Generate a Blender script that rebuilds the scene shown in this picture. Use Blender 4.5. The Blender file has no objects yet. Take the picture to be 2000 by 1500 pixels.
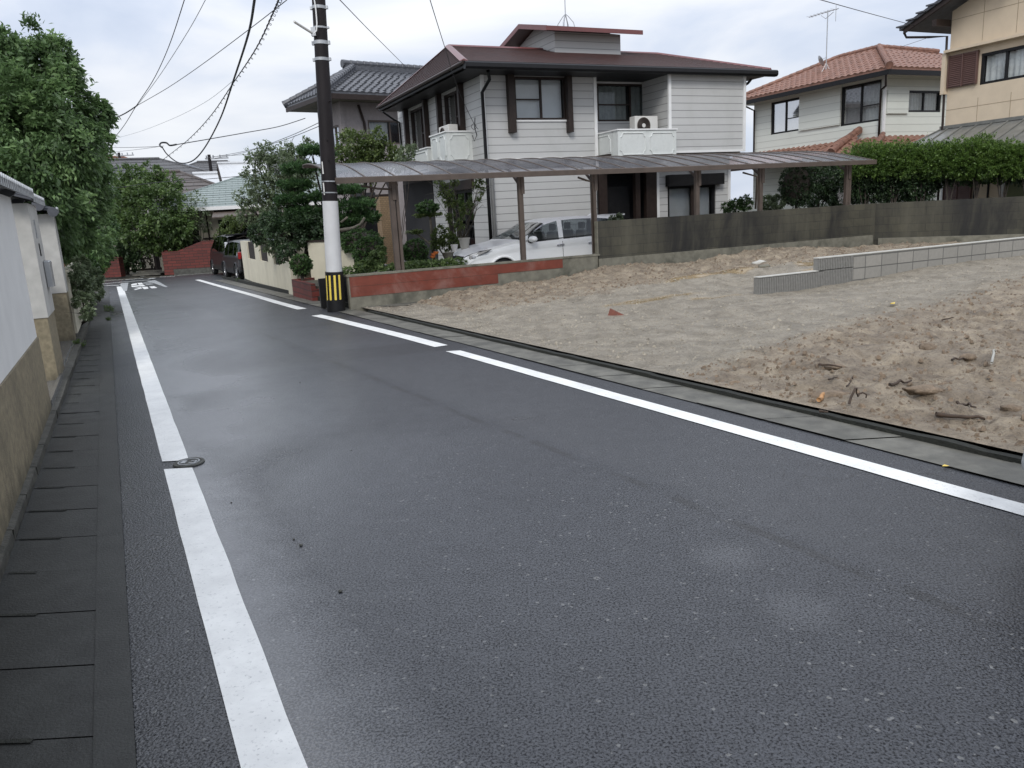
import bpy, math, random
import numpy as np
from mathutils import Matrix, Vector, noise as mnoise
random.seed(7); RNG = np.random.default_rng(7)
R = math.radians
sc = bpy.context.scene
# ------------------------------------------------------------------ camera
F = 1510.; CX, CY = 1000., 750.; H = 1.66
ROLL = math.atan(.056); PITCH = math.atan((750-413)*math.cos(ROLL)/F)
cam = bpy.data.cameras.new('camera'); cam.sensor_width = 36; cam.lens = F/2000*36
cam.clip_start = .05; cam.clip_end = 4000
co = bpy.data.objects.new('camera', cam); sc.collection.objects.link(co)
co.matrix_world = Matrix.Translation((0, 0, H)) @ Matrix.Rotation(R(90)-PITCH, 4, 'X') @ Matrix.Rotation(-ROLL, 4, 'Z')
sc.camera = co
# ------------------------------------------------------------------ sky + sun
SUN_EL, SUN_AZ = R(40), R(190)          # azimuth from +Y towards +X
w = bpy.data.worlds.new('World'); sc.world = w; w.use_nodes = True
nt = w.node_tree; nt.nodes.clear()
def N(t, ty, **k):
    n = t.nodes.new(ty)
    for a, b in k.items(): setattr(n, a, b)
    return n
out = N(nt, 'ShaderNodeOutputWorld'); bg = N(nt, 'ShaderNodeBackground'); sky = N(nt, 'ShaderNodeTexSky')
sky.sky_type = 'NISHITA'; sky.sun_disc = False; sky.sun_elevation = SUN_EL; sky.sun_rotation = SUN_AZ
tc = N(nt, 'ShaderNodeTexCoord'); mp = N(nt, 'ShaderNodeMapping'); mp.inputs['Scale'].default_value = (1, 1, 3.2)
n1 = N(nt, 'ShaderNodeTexNoise'); n1.inputs['Scale'].default_value = 2.3; n1.inputs['Detail'].default_value = 7; n1.inputs['Roughness'].default_value = .5; n1.inputs['Distortion'].default_value = .5
rp = N(nt, 'ShaderNodeValToRGB')
K = 9.6
for i, (p, c) in enumerate([(.32, (.50, .575, .72)), (.46, (.64, .70, .82)), (.56, (.79, .82, .885)), (.70, (.94, .95, .97))]):
    e = rp.color_ramp.elements[i] if i < 2 else rp.color_ramp.elements.new(p)
    e.position = p; e.color = (*c, 1)
ml = N(nt, 'ShaderNodeVectorMath', operation='SCALE'); ml.inputs['Scale'].default_value = K
mx = N(nt, 'ShaderNodeMix', data_type='RGBA'); mx.inputs[0].default_value = .93
L = nt.links.new
L(tc.outputs['Generated'], mp.inputs[0]); L(mp.outputs[0], n1.inputs['Vector']); L(n1.outputs[0], rp.inputs[0])
sg = N(nt, 'ShaderNodeSeparateXYZ'); L(tc.outputs['Generated'], sg.inputs[0]); zz = N(nt, 'ShaderNodeMapRange'); L(sg.outputs[2], zz.inputs[0])
zz.inputs[1].default_value = .12; zz.inputs[2].default_value = .95; zz.inputs[3].default_value = K*.97; zz.inputs[4].default_value = K*1.75; L(zz.outputs[0], ml.inputs['Scale'])   # an overcast sky is brightest overhead
L(rp.outputs[0], ml.inputs[0]); L(sky.outputs[0], mx.inputs[6]); L(ml.outputs[0], mx.inputs[7])
L(mx.outputs[2], bg.inputs[0]); bg.inputs[1].default_value = .1; L(bg.outputs[0], out.inputs[0])
sun = bpy.data.lights.new('sun', 'SUN'); sun.energy = 1.5; sun.angle = R(18); sun.color = (1, .97, .92)
so = bpy.data.objects.new('sun', sun); sc.collection.objects.link(so)
sd = Vector((math.sin(SUN_AZ)*math.cos(SUN_EL), math.cos(SUN_AZ)*math.cos(SUN_EL), math.sin(SUN_EL)))
so.rotation_euler = sd.to_track_quat('Z', 'Y').to_euler()
sc.view_settings.view_transform = 'Standard'; sc.view_settings.look = 'None'; sc.view_settings.exposure = .22; sc.view_settings.gamma = 1
sc.render.engine = 'CYCLES'; sc.cycles.max_bounces = 6; sc.cycles.transparent_max_bounces = 12

# ------------------------------------------------------------------ image point -> world point on a real surface
def ray(px, py):
    x = px-CX; y = CY-py; c, s = math.cos(-ROLL), math.sin(-ROLL); x, y = c*x-s*y, s*x+c*y
    c, s = math.cos(PITCH), math.sin(PITCH); return Vector((x, c*F+s*y, -s*F+c*y))
def gz(y):
    t = min(max((y-13)/20, 0), 1); return -.35*t*t*(3-2*t)
def P(px, py, z=0.):
    r = ray(px, py); t = (z-H)/r.z; return Vector((0, 0, H))+t*r
def G(x, y):                       # point of the flat plane z=0 slid along its sight line to the real road surface
    k = 1.
    for _ in range(25): k = (H-gz(y*k))/H
    return Vector((x*k, y*k, gz(y*k)))
def Pg(px, py):
    p = P(px, py); return G(p.x, p.y)
def D(px, py, Y):
    r = ray(px, py); return Vector((0, 0, H))+r*(Y/r.y)
def az(a): return Vector((math.sin(R(a)), math.cos(R(a)), 0))
def V(px, py, p0, u):
    r = ray(px, py); n = Vector((-u.y, u.x, 0)); t = n.dot(Vector((p0[0], p0[1], 0)))/(n.x*r.x+n.y*r.y)
    q = r*t; return ((q.x-p0[0])*u.x+(q.y-p0[1])*u.y, q.z+H)

# ------------------------------------------------------------------ materials
def rgb(c): return (*c, 1)
def base(name):
    m = bpy.data.materials.new(name); m.use_nodes = True; t = m.node_tree
    b = t.nodes['Principled BSDF']; return m, t, b
def math_(t, op, a, b=None, c=None):
    n = N(t, 'ShaderNodeMath', operation=op)
    for i, v in enumerate((a, b, c)):
        if v is None: continue
        if isinstance(v, (int, float)): n.inputs[i].default_value = v
        else: t.links.new(v, n.inputs[i])
    return n.outputs[0]
def mixc(t, f, a, b, mode='MIX'):
    n = N(t, 'ShaderNodeMix', data_type='RGBA', blend_type=mode)
    for i, v in ((0, f), (6, a), (7, b)):
        if isinstance(v, (int, float)): n.inputs[i].default_value = v
        elif isinstance(v, tuple): n.inputs[i].default_value = rgb(v)
        else: t.links.new(v, n.inputs[i])
    return n.outputs[2]
def noise(t, vec, scale, detail=4, rough=.55, dist=0, stretch=None):
    if stretch:
        mp = N(t, 'ShaderNodeMapping'); mp.inputs['Scale'].default_value = stretch; t.links.new(vec, mp.inputs[0]); vec = mp.outputs[0]
    n = N(t, 'ShaderNodeTexNoise'); n.inputs['Scale'].default_value = scale; n.inputs['Detail'].default_value = detail
    n.inputs['Roughness'].default_value = rough; n.inputs['Distortion'].default_value = dist; t.links.new(vec, n.inputs['Vector']); return n.outputs[0]
def ramp(t, v, lo, hi, a=0., b=1.):
    n = N(t, 'ShaderNodeMapRange'); t.links.new(v, n.inputs[0])
    for i, q in ((1, lo), (2, hi), (3, a), (4, b)): n.inputs[i].default_value = q
    return n.outputs[0]
def bump(t, h, strength, dist, bsdf, prev=None):
    n = N(t, 'ShaderNodeBump'); n.inputs['Strength'].default_value = strength; n.inputs['Distance'].default_value = dist
    t.links.new(h, n.inputs['Height'])
    if prev is not None: t.links.new(prev, n.inputs['Normal'])
    t.links.new(n.outputs[0], bsdf.inputs['Normal']); return n.outputs[0]
def objc(t): return N(t, 'ShaderNodeTexCoord').outputs['Object']
MC = {}
def mat(name, c, rough=.6, var=.15, scale=6, bmp=.15, bscale=60, bd=.004, metal=0, spec=.5, stain=0, stain_c=(.05, .05, .04), sscale=1.2, streak=False, coat=0):
    """plain painted / mineral surface: colour with fine and broad variation, optional dirt of its own"""
    if name in MC: return MC[name]
    m, t, b = base(name); o = objc(t)
    f = noise(t, o, scale, 5); col = mixc(t, ramp(t, f, .3, .7), tuple(x*(1-var) for x in c), tuple(min(1, x*(1+var)) for x in c))
    if stain:
        s = noise(t, o, sscale, 6, .65, .4, (1, 1, .25) if streak else None)
        col = mixc(t, ramp(t, s, .5, .72, 0, stain), col, stain_c)
    t.links.new(col, b.inputs['Base Color']); b.inputs['Roughness'].default_value = rough
    b.inputs['Metallic'].default_value = metal; b.inputs['Specular IOR Level'].default_value = spec
    if coat: b.inputs['Coat Weight'].default_value = coat; b.inputs['Coat Roughness'].default_value = .05
    if bmp: bump(t, noise(t, o, bscale, 3), bmp, bd, b)
    MC[name] = m; return m
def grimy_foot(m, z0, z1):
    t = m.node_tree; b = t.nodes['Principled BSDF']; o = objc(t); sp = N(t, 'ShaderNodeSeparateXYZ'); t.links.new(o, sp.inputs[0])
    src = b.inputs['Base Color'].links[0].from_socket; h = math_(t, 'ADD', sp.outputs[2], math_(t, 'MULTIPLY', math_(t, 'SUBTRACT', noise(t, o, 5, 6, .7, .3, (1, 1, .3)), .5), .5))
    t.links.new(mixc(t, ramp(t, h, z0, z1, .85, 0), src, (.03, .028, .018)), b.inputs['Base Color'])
def siding(name, c, pitch=.2, groove=.45, dirt=.3):
    m, t, b = base(name); o = objc(t); sp = N(t, 'ShaderNodeSeparateXYZ'); t.links.new(o, sp.inputs[0])
    fr = math_(t, 'FRACT', math_(t, 'DIVIDE', sp.outputs[2], pitch))
    line = math_(t, 'LESS_THAN', fr, .085)
    row = math_(t, 'FLOOR', math_(t, 'DIVIDE', sp.outputs[2], pitch))
    wn = N(t, 'ShaderNodeTexWhiteNoise', noise_dimensions='1D'); t.links.new(row, wn.inputs['W'])
    col = mixc(t, wn.outputs[0], tuple(x*.95 for x in c), c)
    s = noise(t, o, .9, 6, .65, .5, (1, 1, .6)); col = mixc(t, ramp(t, s, .5, .75, 0, dirt), col, (.30, .31, .28))
    grain = noise(t, o, 30, 3, .5, 0, (.15, .15, 4)); col = mixc(t, ramp(t, grain, .35, .65, 0, .12), col, tuple(x*.7 for x in c))
    col = mixc(t, line, col, tuple(x*groove for x in c))
    t.links.new(col, b.inputs['Base Color']); b.inputs['Roughness'].default_value = .5
    h = math_(t, 'MULTIPLY', fr, -1); n0 = bump(t, h, .6, .02, b); bump(t, grain, .15, .004, b, n0)
    return m
def asphalt():
    m, t, b = base('wet asphalt'); o = N(t, 'ShaderNodeNewGeometry').outputs['Position']
    fine = noise(t, o, 120, 3, .65); mid = noise(t, o, 36, 4, .65); big = noise(t, o, .55, 5, .55, .6); wet = noise(t, o, .40, 4, .5, .8); tiny = noise(t, o, .9, 5, .6, .3, (1, .35, 1))
    sp = N(t, 'ShaderNodeSeparateXYZ'); t.links.new(o, sp.inputs[0])
    vor = N(t, 'ShaderNodeTexVoronoi'); vor.inputs['Scale'].default_value = 85; t.links.new(o, vor.inputs['Vector'])
    stone = N(t, 'ShaderNodeSeparateColor'); t.links.new(vor.outputs['Color'], stone.inputs[0])
    pit = ramp(t, math_(t, 'ADD', noise(t, o, 105, 3, .75), math_(t, 'MULTIPLY', math_(t, 'SUBTRACT', noise(t, o, 7, 3), .5), .07)), .38, .54)     # 0 in the open pores, 1 on the stones
    o1 = math_(t, 'ADD', sp.outputs[0], math_(t, 'MULTIPLY', sp.outputs[1], .505)); edge_ = math_(t, 'ADD', o1, math_(t, 'MULTIPLY', math_(t, 'SUBTRACT', noise(t, o, 5, 4, .65), .5), .35))
    strip = math_(t, 'MULTIPLY', ramp(t, o1, .33, .36), ramp(t, edge_, .40, .95, .9, 0))                                                      # water lying along the painted line
    broad = math_(t, 'MULTIPLY', math_(t, 'MULTIPLY', ramp(t, o1, .33, .36), ramp(t, edge_, .7, 4.2, 1, 0)), math_(t, 'MULTIPLY', ramp(t, wet, .34, .58, .35, .95), ramp(t, sp.outputs[1], 2.0, 6.5, .08, 1)))
    flood = math_(t, 'MAXIMUM', strip, broad)
    pit = math_(t, 'MAXIMUM', pit, math_(t, 'MULTIPLY', flood, .72))
    col = mixc(t, pit, (.005, .005, .006), mixc(t, stone.outputs[1], (.015, .017, .022), (.034, .037, .046)))  # stone colours tinted blue toward the reflected sky
    col = mixc(t, math_(t, 'MULTIPLY', math_(t, 'GREATER_THAN', stone.outputs[0], .993), .5), col, (.24, .24, .23)); col = mixc(t, ramp(t, big, .4, .65, 0, .4), col, (.024, .026, .031))
    # older, drier surfacing next to the right hand line: an uneven seam runs along it
    off = math_(t, 'ADD', math_(t, 'ADD', sp.outputs[0], math_(t, 'MULTIPLY', sp.outputs[1], .606)), math_(t, 'ADD', math_(t, 'MULTIPLY', math_(t, 'SUBTRACT', noise(t, o, 1.1, 4), .5), .14), math_(t, 'MULTIPLY', fine, .04)))
    lane = ramp(t, off, 3.50, 3.66); col = mixc(t, math_(t, 'MULTIPLY', lane, .30), col, (.052, .053, .056))
    seam = math_(t, 'MULTIPLY', math_(t, 'COMPARE', off, 3.46, .04), ramp(t, noise(t, o, 3, 3), .42, .55)); col = mixc(t, math_(t, 'MULTIPLY', seam, .9), col, (.006, .006, .007))
    patch = None
    for y0, y1, k, lo, hi in ((9.7, 10.6, .6, -4.2, -2.9), (13.4, 13.6, .5, -20, -19), (19.6, 19.9, .4, -20, -19)):     # patched trenches across the road
        d = math_(t, 'ADD', math_(t, 'SUBTRACT', sp.outputs[1], math_(t, 'MULTIPLY', sp.outputs[0], .3)), math_(t, 'MULTIPLY', noise(t, o, 2.2, 3), .25))
        a = math_(t, 'MULTIPLY', math_(t, 'GREATER_THAN', d, y0+.3), math_(t, 'LESS_THAN', d, y1+.3)); a = math_(t, 'MULTIPLY', a, ramp(t, sp.outputs[0], lo, hi))
        col = mixc(t, math_(t, 'MULTIPLY', a, k), col, (.013, .013, .015))
    crack = N(t, 'ShaderNodeTexVoronoi', feature='DISTANCE_TO_EDGE'); crack.inputs['Scale'].default_value = .55
    dv = N(t, 'ShaderNodeVectorMath', operation='ADD'); nn = N(t, 'ShaderNodeTexNoise'); nn.inputs['Scale'].default_value = 2.5; nn.inputs['Detail'].default_value = 5; t.links.new(o, nn.inputs['Vector']); t.links.new(o, dv.inputs[0]); t.links.new(nn.outputs['Color'], dv.inputs[1]); t.links.new(dv.outputs[0], crack.inputs['Vector'])
    ck = math_(t, 'MULTIPLY', math_(t, 'LESS_THAN', crack.outputs['Distance'], .006), ramp(t, noise(t, o, .7, 3), .52, .6)); col = mixc(t, math_(t, 'MULTIPLY', ck, .6), col, (.008, .008, .008))
    # shallow damp hollows
    t.links.new(col, b.inputs['Base Color'])
    sheen = ramp(t, off, .4, 2.6, 1, 0); rr = math_(t, 'SUBTRACT', ramp(t, wet, .36, .66, .30, .42), math_(t, 'MULTIPLY', sheen, .07))
    rr = math_(t, 'ADD', rr, math_(t, 'ADD', math_(t, 'MULTIPLY', lane, .07), ramp(t, tiny, .3, .7, -.03, .05)))
    film = None
    for cx_, cy_ in ((.05, 6.15), (.97, 3.42), (1.15, 2.88)):
        v = N(t, 'ShaderNodeVectorMath', operation='DISTANCE'); t.links.new(o, v.inputs[0]); v.inputs[1].default_value = (cx_, cy_, 0)
        e = ramp(t, math_(t, 'ADD', v.outputs['Value'], math_(t, 'MULTIPLY', noise(t, o, 6, 3), .12)), .13, .26, 1, 0); film = e if film is None else math_(t, 'MAXIMUM', film, e)
    rr = math_(t, 'SUBTRACT', rr, math_(t, 'MULTIPLY', film, .14)); t.links.new(rr, b.inputs['Roughness']); t.links.new(ramp(t, pit, 0, 1, .10, .70), b.inputs['Specular IOR Level']); t.links.new(math_(t, 'MULTIPLY', pit, ramp(t, flood, 0, 1, .10, 1.0)), b.inputs['Coat Weight']); b.inputs['Coat IOR'].default_value = 1.95; t.links.new(ramp(t, flood, 0, 1, .38, .24), b.inputs['Coat Roughness'])
    hh = math_(t, 'ADD', math_(t, 'MULTIPLY', fine, .5), math_(t, 'ADD', mid, math_(t, 'MULTIPLY', vor.outputs['Distance'], -1.0))); hh = math_(t, 'MULTIPLY', hh, math_(t, 'SUBTRACT', 1, math_(t, 'MULTIPLY', math_(t, 'MAXIMUM', film, flood), .62)))
    nb = bump(t, hh, .5, .0045, b); nc = N(t, 'ShaderNodeBump'); nc.inputs['Strength'].default_value = .25; nc.inputs['Distance'].default_value = .004; t.links.new(hh, nc.inputs['Height']); t.links.new(nc.outputs[0], b.inputs['Coat Normal']); return m
def blocks(name, c1, c2, mortar, bw, bh, mw=.012, rough=.8, bmp=.6, dirt=0, dirt_c=(.02, .02, .018), dscale=.9, vert='xz', off=.5, wide=None):
    """coursed units (block, brick, slate) laid with the Brick Texture in the wall's own plane"""
    m, t, b = base(name); o = objc(t); sp = N(t, 'ShaderNodeSeparateXYZ'); t.links.new(o, sp.inputs[0]); cb = N(t, 'ShaderNodeCombineXYZ')
    if vert == 'xz':
        t.links.new(math_(t, 'ADD', sp.outputs[0], sp.outputs[1]), cb.inputs[0]); t.links.new(sp.outputs[2], cb.inputs[1])
    else:
        t.links.new(sp.outputs[0], cb.inputs[0]); t.links.new(sp.outputs[1], cb.inputs[1])
    br = N(t, 'ShaderNodeTexBrick'); t.links.new(cb.outputs[0], br.inputs['Vector'])
    br.inputs['Scale'].default_value = 1; br.inputs['Brick Width'].default_value = bw; br.inputs['Row Height'].default_value = bh
    br.inputs['Mortar Size'].default_value = mw; br.inputs['Color1'].default_value = rgb(c1); br.inputs['Color2'].default_value = rgb(c2)
    br.inputs['Mortar'].default_value = rgb(mortar); br.offset = off; br.inputs['Bias'].default_value = 0; br.inputs['Mortar Smooth'].default_value = .2
    col = br.outputs['Color']; f = noise(t, o, 14, 5); col = mixc(t, ramp(t, f, .35, .7, 0, .35), col, tuple(x*.6 for x in c1))
    if dirt:
        s = noise(t, o, dscale, 7, .65, .8, (1, 1, .35)); col = mixc(t, ramp(t, s, .38, .64, 0, dirt), col, dirt_c)
        s2 = noise(t, o, 2.2, 5, .6, .3, (1, 1, .15)); col = mixc(t, ramp(t, s2, .52, .75, 0, dirt*.6), col, tuple(min(1, x*1.6) for x in c2))
    t.links.new(col, b.inputs['Base Color']); b.inputs['Roughness'].default_value = rough
    n0 = bump(t, br.outputs['Fac'], bmp, .008, b); n0.node.invert = True; bump(t, noise(t, o, 70, 3), .2, .004, b, n0)
    return m
def leaf(name, c1, c2, c3, rough=.42):
    m, t, b = base(name); at = N(t, 'ShaderNodeAttribute', attribute_name='tint')
    r = N(t, 'ShaderNodeValToRGB'); e = r.color_ramp.elements; e[0].position = .1; e[0].color = rgb(c1); e[1].position = .6; e[1].color = rgb(c2); x = e.new(.97); x.color = rgb(c3)
    t.links.new(at.outputs['Fac'], r.inputs[0]); t.links.new(r.outputs[0], b.inputs['Base Color']); b.inputs['Roughness'].default_value = rough
    tr = N(t, 'ShaderNodeBsdfTranslucent'); t.links.new(r.outputs[0], tr.inputs[0]); ms = N(t, 'ShaderNodeMixShader'); ms.inputs[0].default_value = .45
    o = t.nodes['Material Output']; t.links.new(b.outputs[0], ms.inputs[1]); t.links.new(tr.outputs[0], ms.inputs[2]); t.links.new(ms.outputs[0], o.inputs[0]); return m
def glass(name, tint=(.35, .4, .42), k=.55):
    m, t, b = base(name); t.nodes.remove(b); o = t.nodes['Material Output']
    tr = N(t, 'ShaderNodeBsdfTransparent'); tr.inputs[0].default_value = rgb(tint); gl = N(t, 'ShaderNodeBsdfGlossy'); gl.inputs['Roughness'].default_value = .03
    fr = N(t, 'ShaderNodeFresnel'); fr.inputs[0].default_value = 1.5; f = math_(t, 'MINIMUM', math_(t, 'ADD', math_(t, 'MULTIPLY', fr.outputs[0], .7), .02), 1.0)
    ms = N(t, 'ShaderNodeMixShader'); t.links.new(f, ms.inputs[0]); t.links.new(tr.outputs[0], ms.inputs[1]); t.links.new(gl.outputs[0], ms.inputs[2]); t.links.new(ms.outputs[0], o.inputs[0]); return m

M = {}
M['asphalt'] = asphalt()
def line_paint():
    m, t, b = base('white road paint'); o = objc(t)
    col = mixc(t, ramp(t, noise(t, o, 5, 6, .65), .35, .7), (.84, .84, .81), (.68, .68, .66))
    col = mixc(t, ramp(t, noise(t, o, 55, 4, .7), .58, .70, 0, .6), col, (.30, .30, .30))
    t.links.new(col, b.inputs['Base Color']); b.inputs['Roughness'].default_value = .42; bump(t, noise(t, o, 80, 3), .3, .003, b); return m
M['line'] = line_paint()
M['line_worn'] = mat('worn road paint', (.30, .31, .31), .5, .25, 9, .3, 80)
M['gutter'] = mat('wet dark concrete', (.019, .020, .0185), .55, .45, 7, .5, 90, .005, stain=.75, stain_c=(.016, .017, .015), sscale=1.6)
M['curb'] = mat('mossy kerb concrete', (.060, .058, .048), .6, .4, 14, .7, 60, .01, stain=.8, stain_c=(.014, .016, .011), sscale=5)
M['gutterR'] = mat('weathered grey concrete', (.12, .115, .096), .6, .4, 5, .5, 80, .005, stain=.7, stain_c=(.05, .05, .042), sscale=2.2)
M['moss'] = mat('black moss joint', (.012, .013, .009), .8, .4, 30, .8, 60, .01)
M['terrain'] = mat('packed earth', (.07, .065, .05), .85, .3, 3)
M['plaster_l'] = mat('white rendered wall', (.66, .655, .635), .75, .05, 3, .3, 160, .003, stain=.16, stain_c=(.42, .42, .41), sscale=1.4, streak=True)
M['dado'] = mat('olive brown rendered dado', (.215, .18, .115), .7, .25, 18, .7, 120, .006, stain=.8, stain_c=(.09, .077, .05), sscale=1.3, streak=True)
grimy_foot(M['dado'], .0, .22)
M['pillar_p'] = mat('grey rendered pillar', (.44, .43, .40), .75, .12, 6, .3, 140, .003, stain=.5, stain_c=(.26, .25, .22), sscale=2, streak=True)
M['tile_dark'] = mat('smoked grey clay tile', (.075, .078, .088), .42, .3, 7, .2, 50, .003, spec=.45, stain=.3, stain_c=(.17, .18, .19), sscale=8)
M['tile_rim'] = mat('pale tile rim', (.45, .46, .46), .5, .2, 20)
M['cream'] = mat('cream rendered garden wall', (.60, .56, .44), .75, .06, 3, .25, 120, .003, stain=.35, stain_c=(.36, .33, .25), sscale=1.6, streak=True)
M['stone_d'] = mat('dark stone base', (.075, .075, .065), .7, .4, 8, .6, 40, .01, stain=.6, stain_c=(.025, .026, .02), sscale=3)
M['granite'] = mat('polished granite', (.11, .11, .11), .18, .4, 120, .1, 60)
M['bark'] = mat('dark bark', (.045, .036, .028), .85, .4, 12, .8, 30, .015)
M['bark_l'] = mat('grey bark', (.13, .115, .09), .85, .4, 12, .8, 30, .015)
M['black'] = mat('black painted metal', (.008, .008, .009), .5, .3, 8, .05, spec=.3)
M['brown'] = mat('dark brown aluminium', (.028, .019, .016), .5, .2, 8, .05, 50, spec=.3)
M['bronze'] = mat('bronze aluminium', (.088, .068, .056), .5, .15, 5, .05, 50, spec=.35)
M['white_paint'] = mat('white painted panel', (.62, .64, .62), .5, .06, 4, .1, 60, .002, stain=.4, stain_c=(.40, .43, .41), sscale=4)
M['white_pl'] = mat('white plastic', (.62, .61, .58), .45, .05, 4, .03)
M['curtain'] = mat('pale lace curtain', (.62, .62, .60), .9, .12, 12, 0)
M['blind'] = mat('grey blind', (.36, .35, .32), .9, .05, 3, 0)
M['blind_l'] = mat('white blind', (.66, .67, .68), .9, .05, 3, 0)
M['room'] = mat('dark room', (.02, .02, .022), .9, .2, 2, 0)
M['glass'] = glass('window glass', (.85, .88, .89)); M['glass_dark'] = glass('tinted glass', (.50, .54, .55))
M['glass_privacy'] = glass('privacy glass', (.06, .065, .07))
M['siding'] = siding('pale grey lapped siding', (.50, .50, .49))
M['siding2'] = siding('cream lapped siding', (.66, .68, .62), .27, .72, .10)
M['trim'] = mat('white trim', (.74, .74, .73), .5, .04, 4, .05)
M['red_wall'] = mat('rust red painted concrete', (.155, .034, .018), .6, .18, 5, .4, 60, .004, stain=.45, stain_c=(.30, .20, .17), sscale=1.7)
M['conc'] = mat('grey concrete', (.165, .155, .12), .75, .25, 6, .5, 70, .004, stain=.85, stain_c=(.05, .05, .036), sscale=1.8)
M['blockwall'] = blocks('stained concrete block', (.080, .074, .050), (.058, .054, .039), (.040, .038, .029), .39, .2, .007, .75, .4, .95, (.010, .0095, .009), .8, off=.5)
M['newblock'] = blocks('new grey block', (.29, .275, .245), (.24, .23, .205), (.09, .088, .08), .39, .2, .009, .8, .7, off=0)
M['rib'] = mat('ribbed grey block', (.20, .195, .18), .8, .15, 20, .3, 90)
M['cap'] = mat('pale block top', (.46, .45, .41), .8, .12, 10, .3, 70)
M['brick_r'] = blocks('dark red brick', (.15, .026, .018), (.085, .016, .012), (.035, .02, .016), .42, .13, .012, .6, .8)
M['brick_t'] = blocks('tan brick tile', (.29, .20, .115), (.24, .16, .09), (.13, .095, .06), .11, .07, .006, .7, .5)
M['slate_r'] = mat('maroon slate', (.075, .038, .034), .36, .22, 5, .3, 40, .004, stain=.7, stain_c=(.06, .042, .042), sscale=2)
M['slate_edge'] = mat('maroon metal trim', (.15, .052, .050), .35, .1, 5, .05)
M['tile_o'] = mat('orange clay tile', (.22, .112, .078), .55, .35, 4, .3, 40, .005, stain=.5, stain_c=(.12, .075, .058), sscale=4)
M['tile_od'] = mat('brown clay ridge tile', (.20, .10, .07), .6, .35, 6, .3, 40, .005)
M['wall4'] = mat('mauve grey stucco', (.29, .262, .258), .85, .1, 9, .4, 120, .005)
M['beige'] = mat('beige stucco panel', (.60, .495, .365), .8, .05, 3, .3, 140, .003, stain=.2, stain_c=(.50, .41, .30), sscale=1.2, streak=True)
M['joint'] = mat('panel joint', (.33, .26, .18), .8, .1, 6, 0)
M['louvre'] = mat('brown louvre', (.115, .062, .052), .45, .12, 8, .05)
M['awning'] = mat('grey metal sheet roof', (.20, .20, .185), .38, .2, 3, .1, 30, metal=.3, stain=.4, stain_c=(.12, .12, .11), sscale=2)
M['white_car'] = mat('pearl white car paint', (.90, .91, .90), .3, .02, 2, 0, coat=.3)  # base raised toward pure white to offset shade under the carport
M['black_car'] = mat('black car paint', (.006, .006, .007), .32, .1, 2, 0, spec=.35, coat=.15)
M['silver_car'] = mat('silver car paint', (.42, .43, .44), .3, .02, 2, 0, coat=.8)
M['rubber'] = mat('tyre rubber', (.015, .015, .015), .8, .2, 20, .2)
M['alloy'] = mat('alloy wheel', (.45, .46, .47), .28, .1, 5, 0, metal=.9)
M['chrome'] = mat('chrome', (.6, .6, .62), .1, .05, 5, 0, metal=1)
M['lamp'] = mat('headlamp reflector', (.11, .115, .12), .3, .5, 30, 0, spec=.4)
M['red_lens'] = mat('red lens', (.30, .01, .012), .15, .2, 10, 0, coat=1)
M['clear_lens'] = mat('clear lens', (.55, .56, .58), .15, .2, 30, 0, coat=1)
M['pole_d'] = mat('dark brown pole sheath', (.013, .010, .011), .6, .25, 3, .15, 30, spec=.25, stain=.4, stain_c=(.035, .03, .032), sscale=2.5, streak=True)
M['pole_w'] = mat('white pole wrap', (.56, .56, .56), .5, .06, 3, .1, 30, stain=.4, stain_c=(.38, .38, .37), sscale=2, streak=True)
M['yellow'] = mat('reflective yellow', (.72, .55, .09), .4, .08, 5, 0)
M['steel'] = mat('galvanised steel', (.42, .43, .44), .4, .15, 9, .05, metal=.7)
M['cable'] = mat('black cable', (.014, .014, .016), .5, .1, 5, 0)
M['slatfence'] = mat('dark slat', (.028, .022, .02), .6, .2, 8, .1)
M['pot'] = mat('grey plastic pot', (.36, .35, .31), .6, .1, 5)
M['rust'] = mat('rusty steel', (.14, .04, .022), .75, .35, 20, .3, 60)
M['twig'] = mat('wet twig', (.055, .036, .024), .8, .4, 20, .3)
M['wood_o'] = mat('fresh orange wood', (.42, .22, .09), .7, .3, 20, .3)
M['soil_clod'] = mat('brown clod', (.19, .142, .098), .85, .4, 12, .8, 50, .02)
M['pebble'] = mat('crushed stone', (.27, .24, .19), .75, .45, 6, .4, 60)
M['flower'] = mat('orange petals', (.75, .22, .06), .6, .2, 30, 0)
M['flower_y'] = mat('yellow petals', (.75, .55, .12), .6, .2, 30, 0)
M['flower_w'] = mat('white petals', (.8, .8, .76), .6, .08, 30, 0)
M['green_roof'] = blocks('pale green slate', (.235, .28, .265), (.205, .25, .235), (.12, .145, .14), .6, .28, .02, .4, .4, vert='xy')
M['roof_g'] = blocks('grey slate', (.085, .083, .085), (.07, .069, .072), (.045, .045, .046), .9, .4, .03, .5, .5, vert='xy')
M['roof_b'] = blocks('brown slate', (.095, .080, .072), (.08, .066, .06), (.05, .043, .04), .9, .4, .03, .5, .5, vert='xy')
M['roof_w'] = mat('pale metal roof', (.55, .56, .57), .35, .05, 1, .05)
M['roof_bl'] = mat('blue grey roof', (.17, .19, .23), .45, .1, 1, .1)
M['farwall'] = mat('far cream wall', (.48, .45, .38), .8, .05, 2, .1)
M['green_door'] = mat('olive green panel', (.135, .15, .07), .6, .1, 3, .1)
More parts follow.
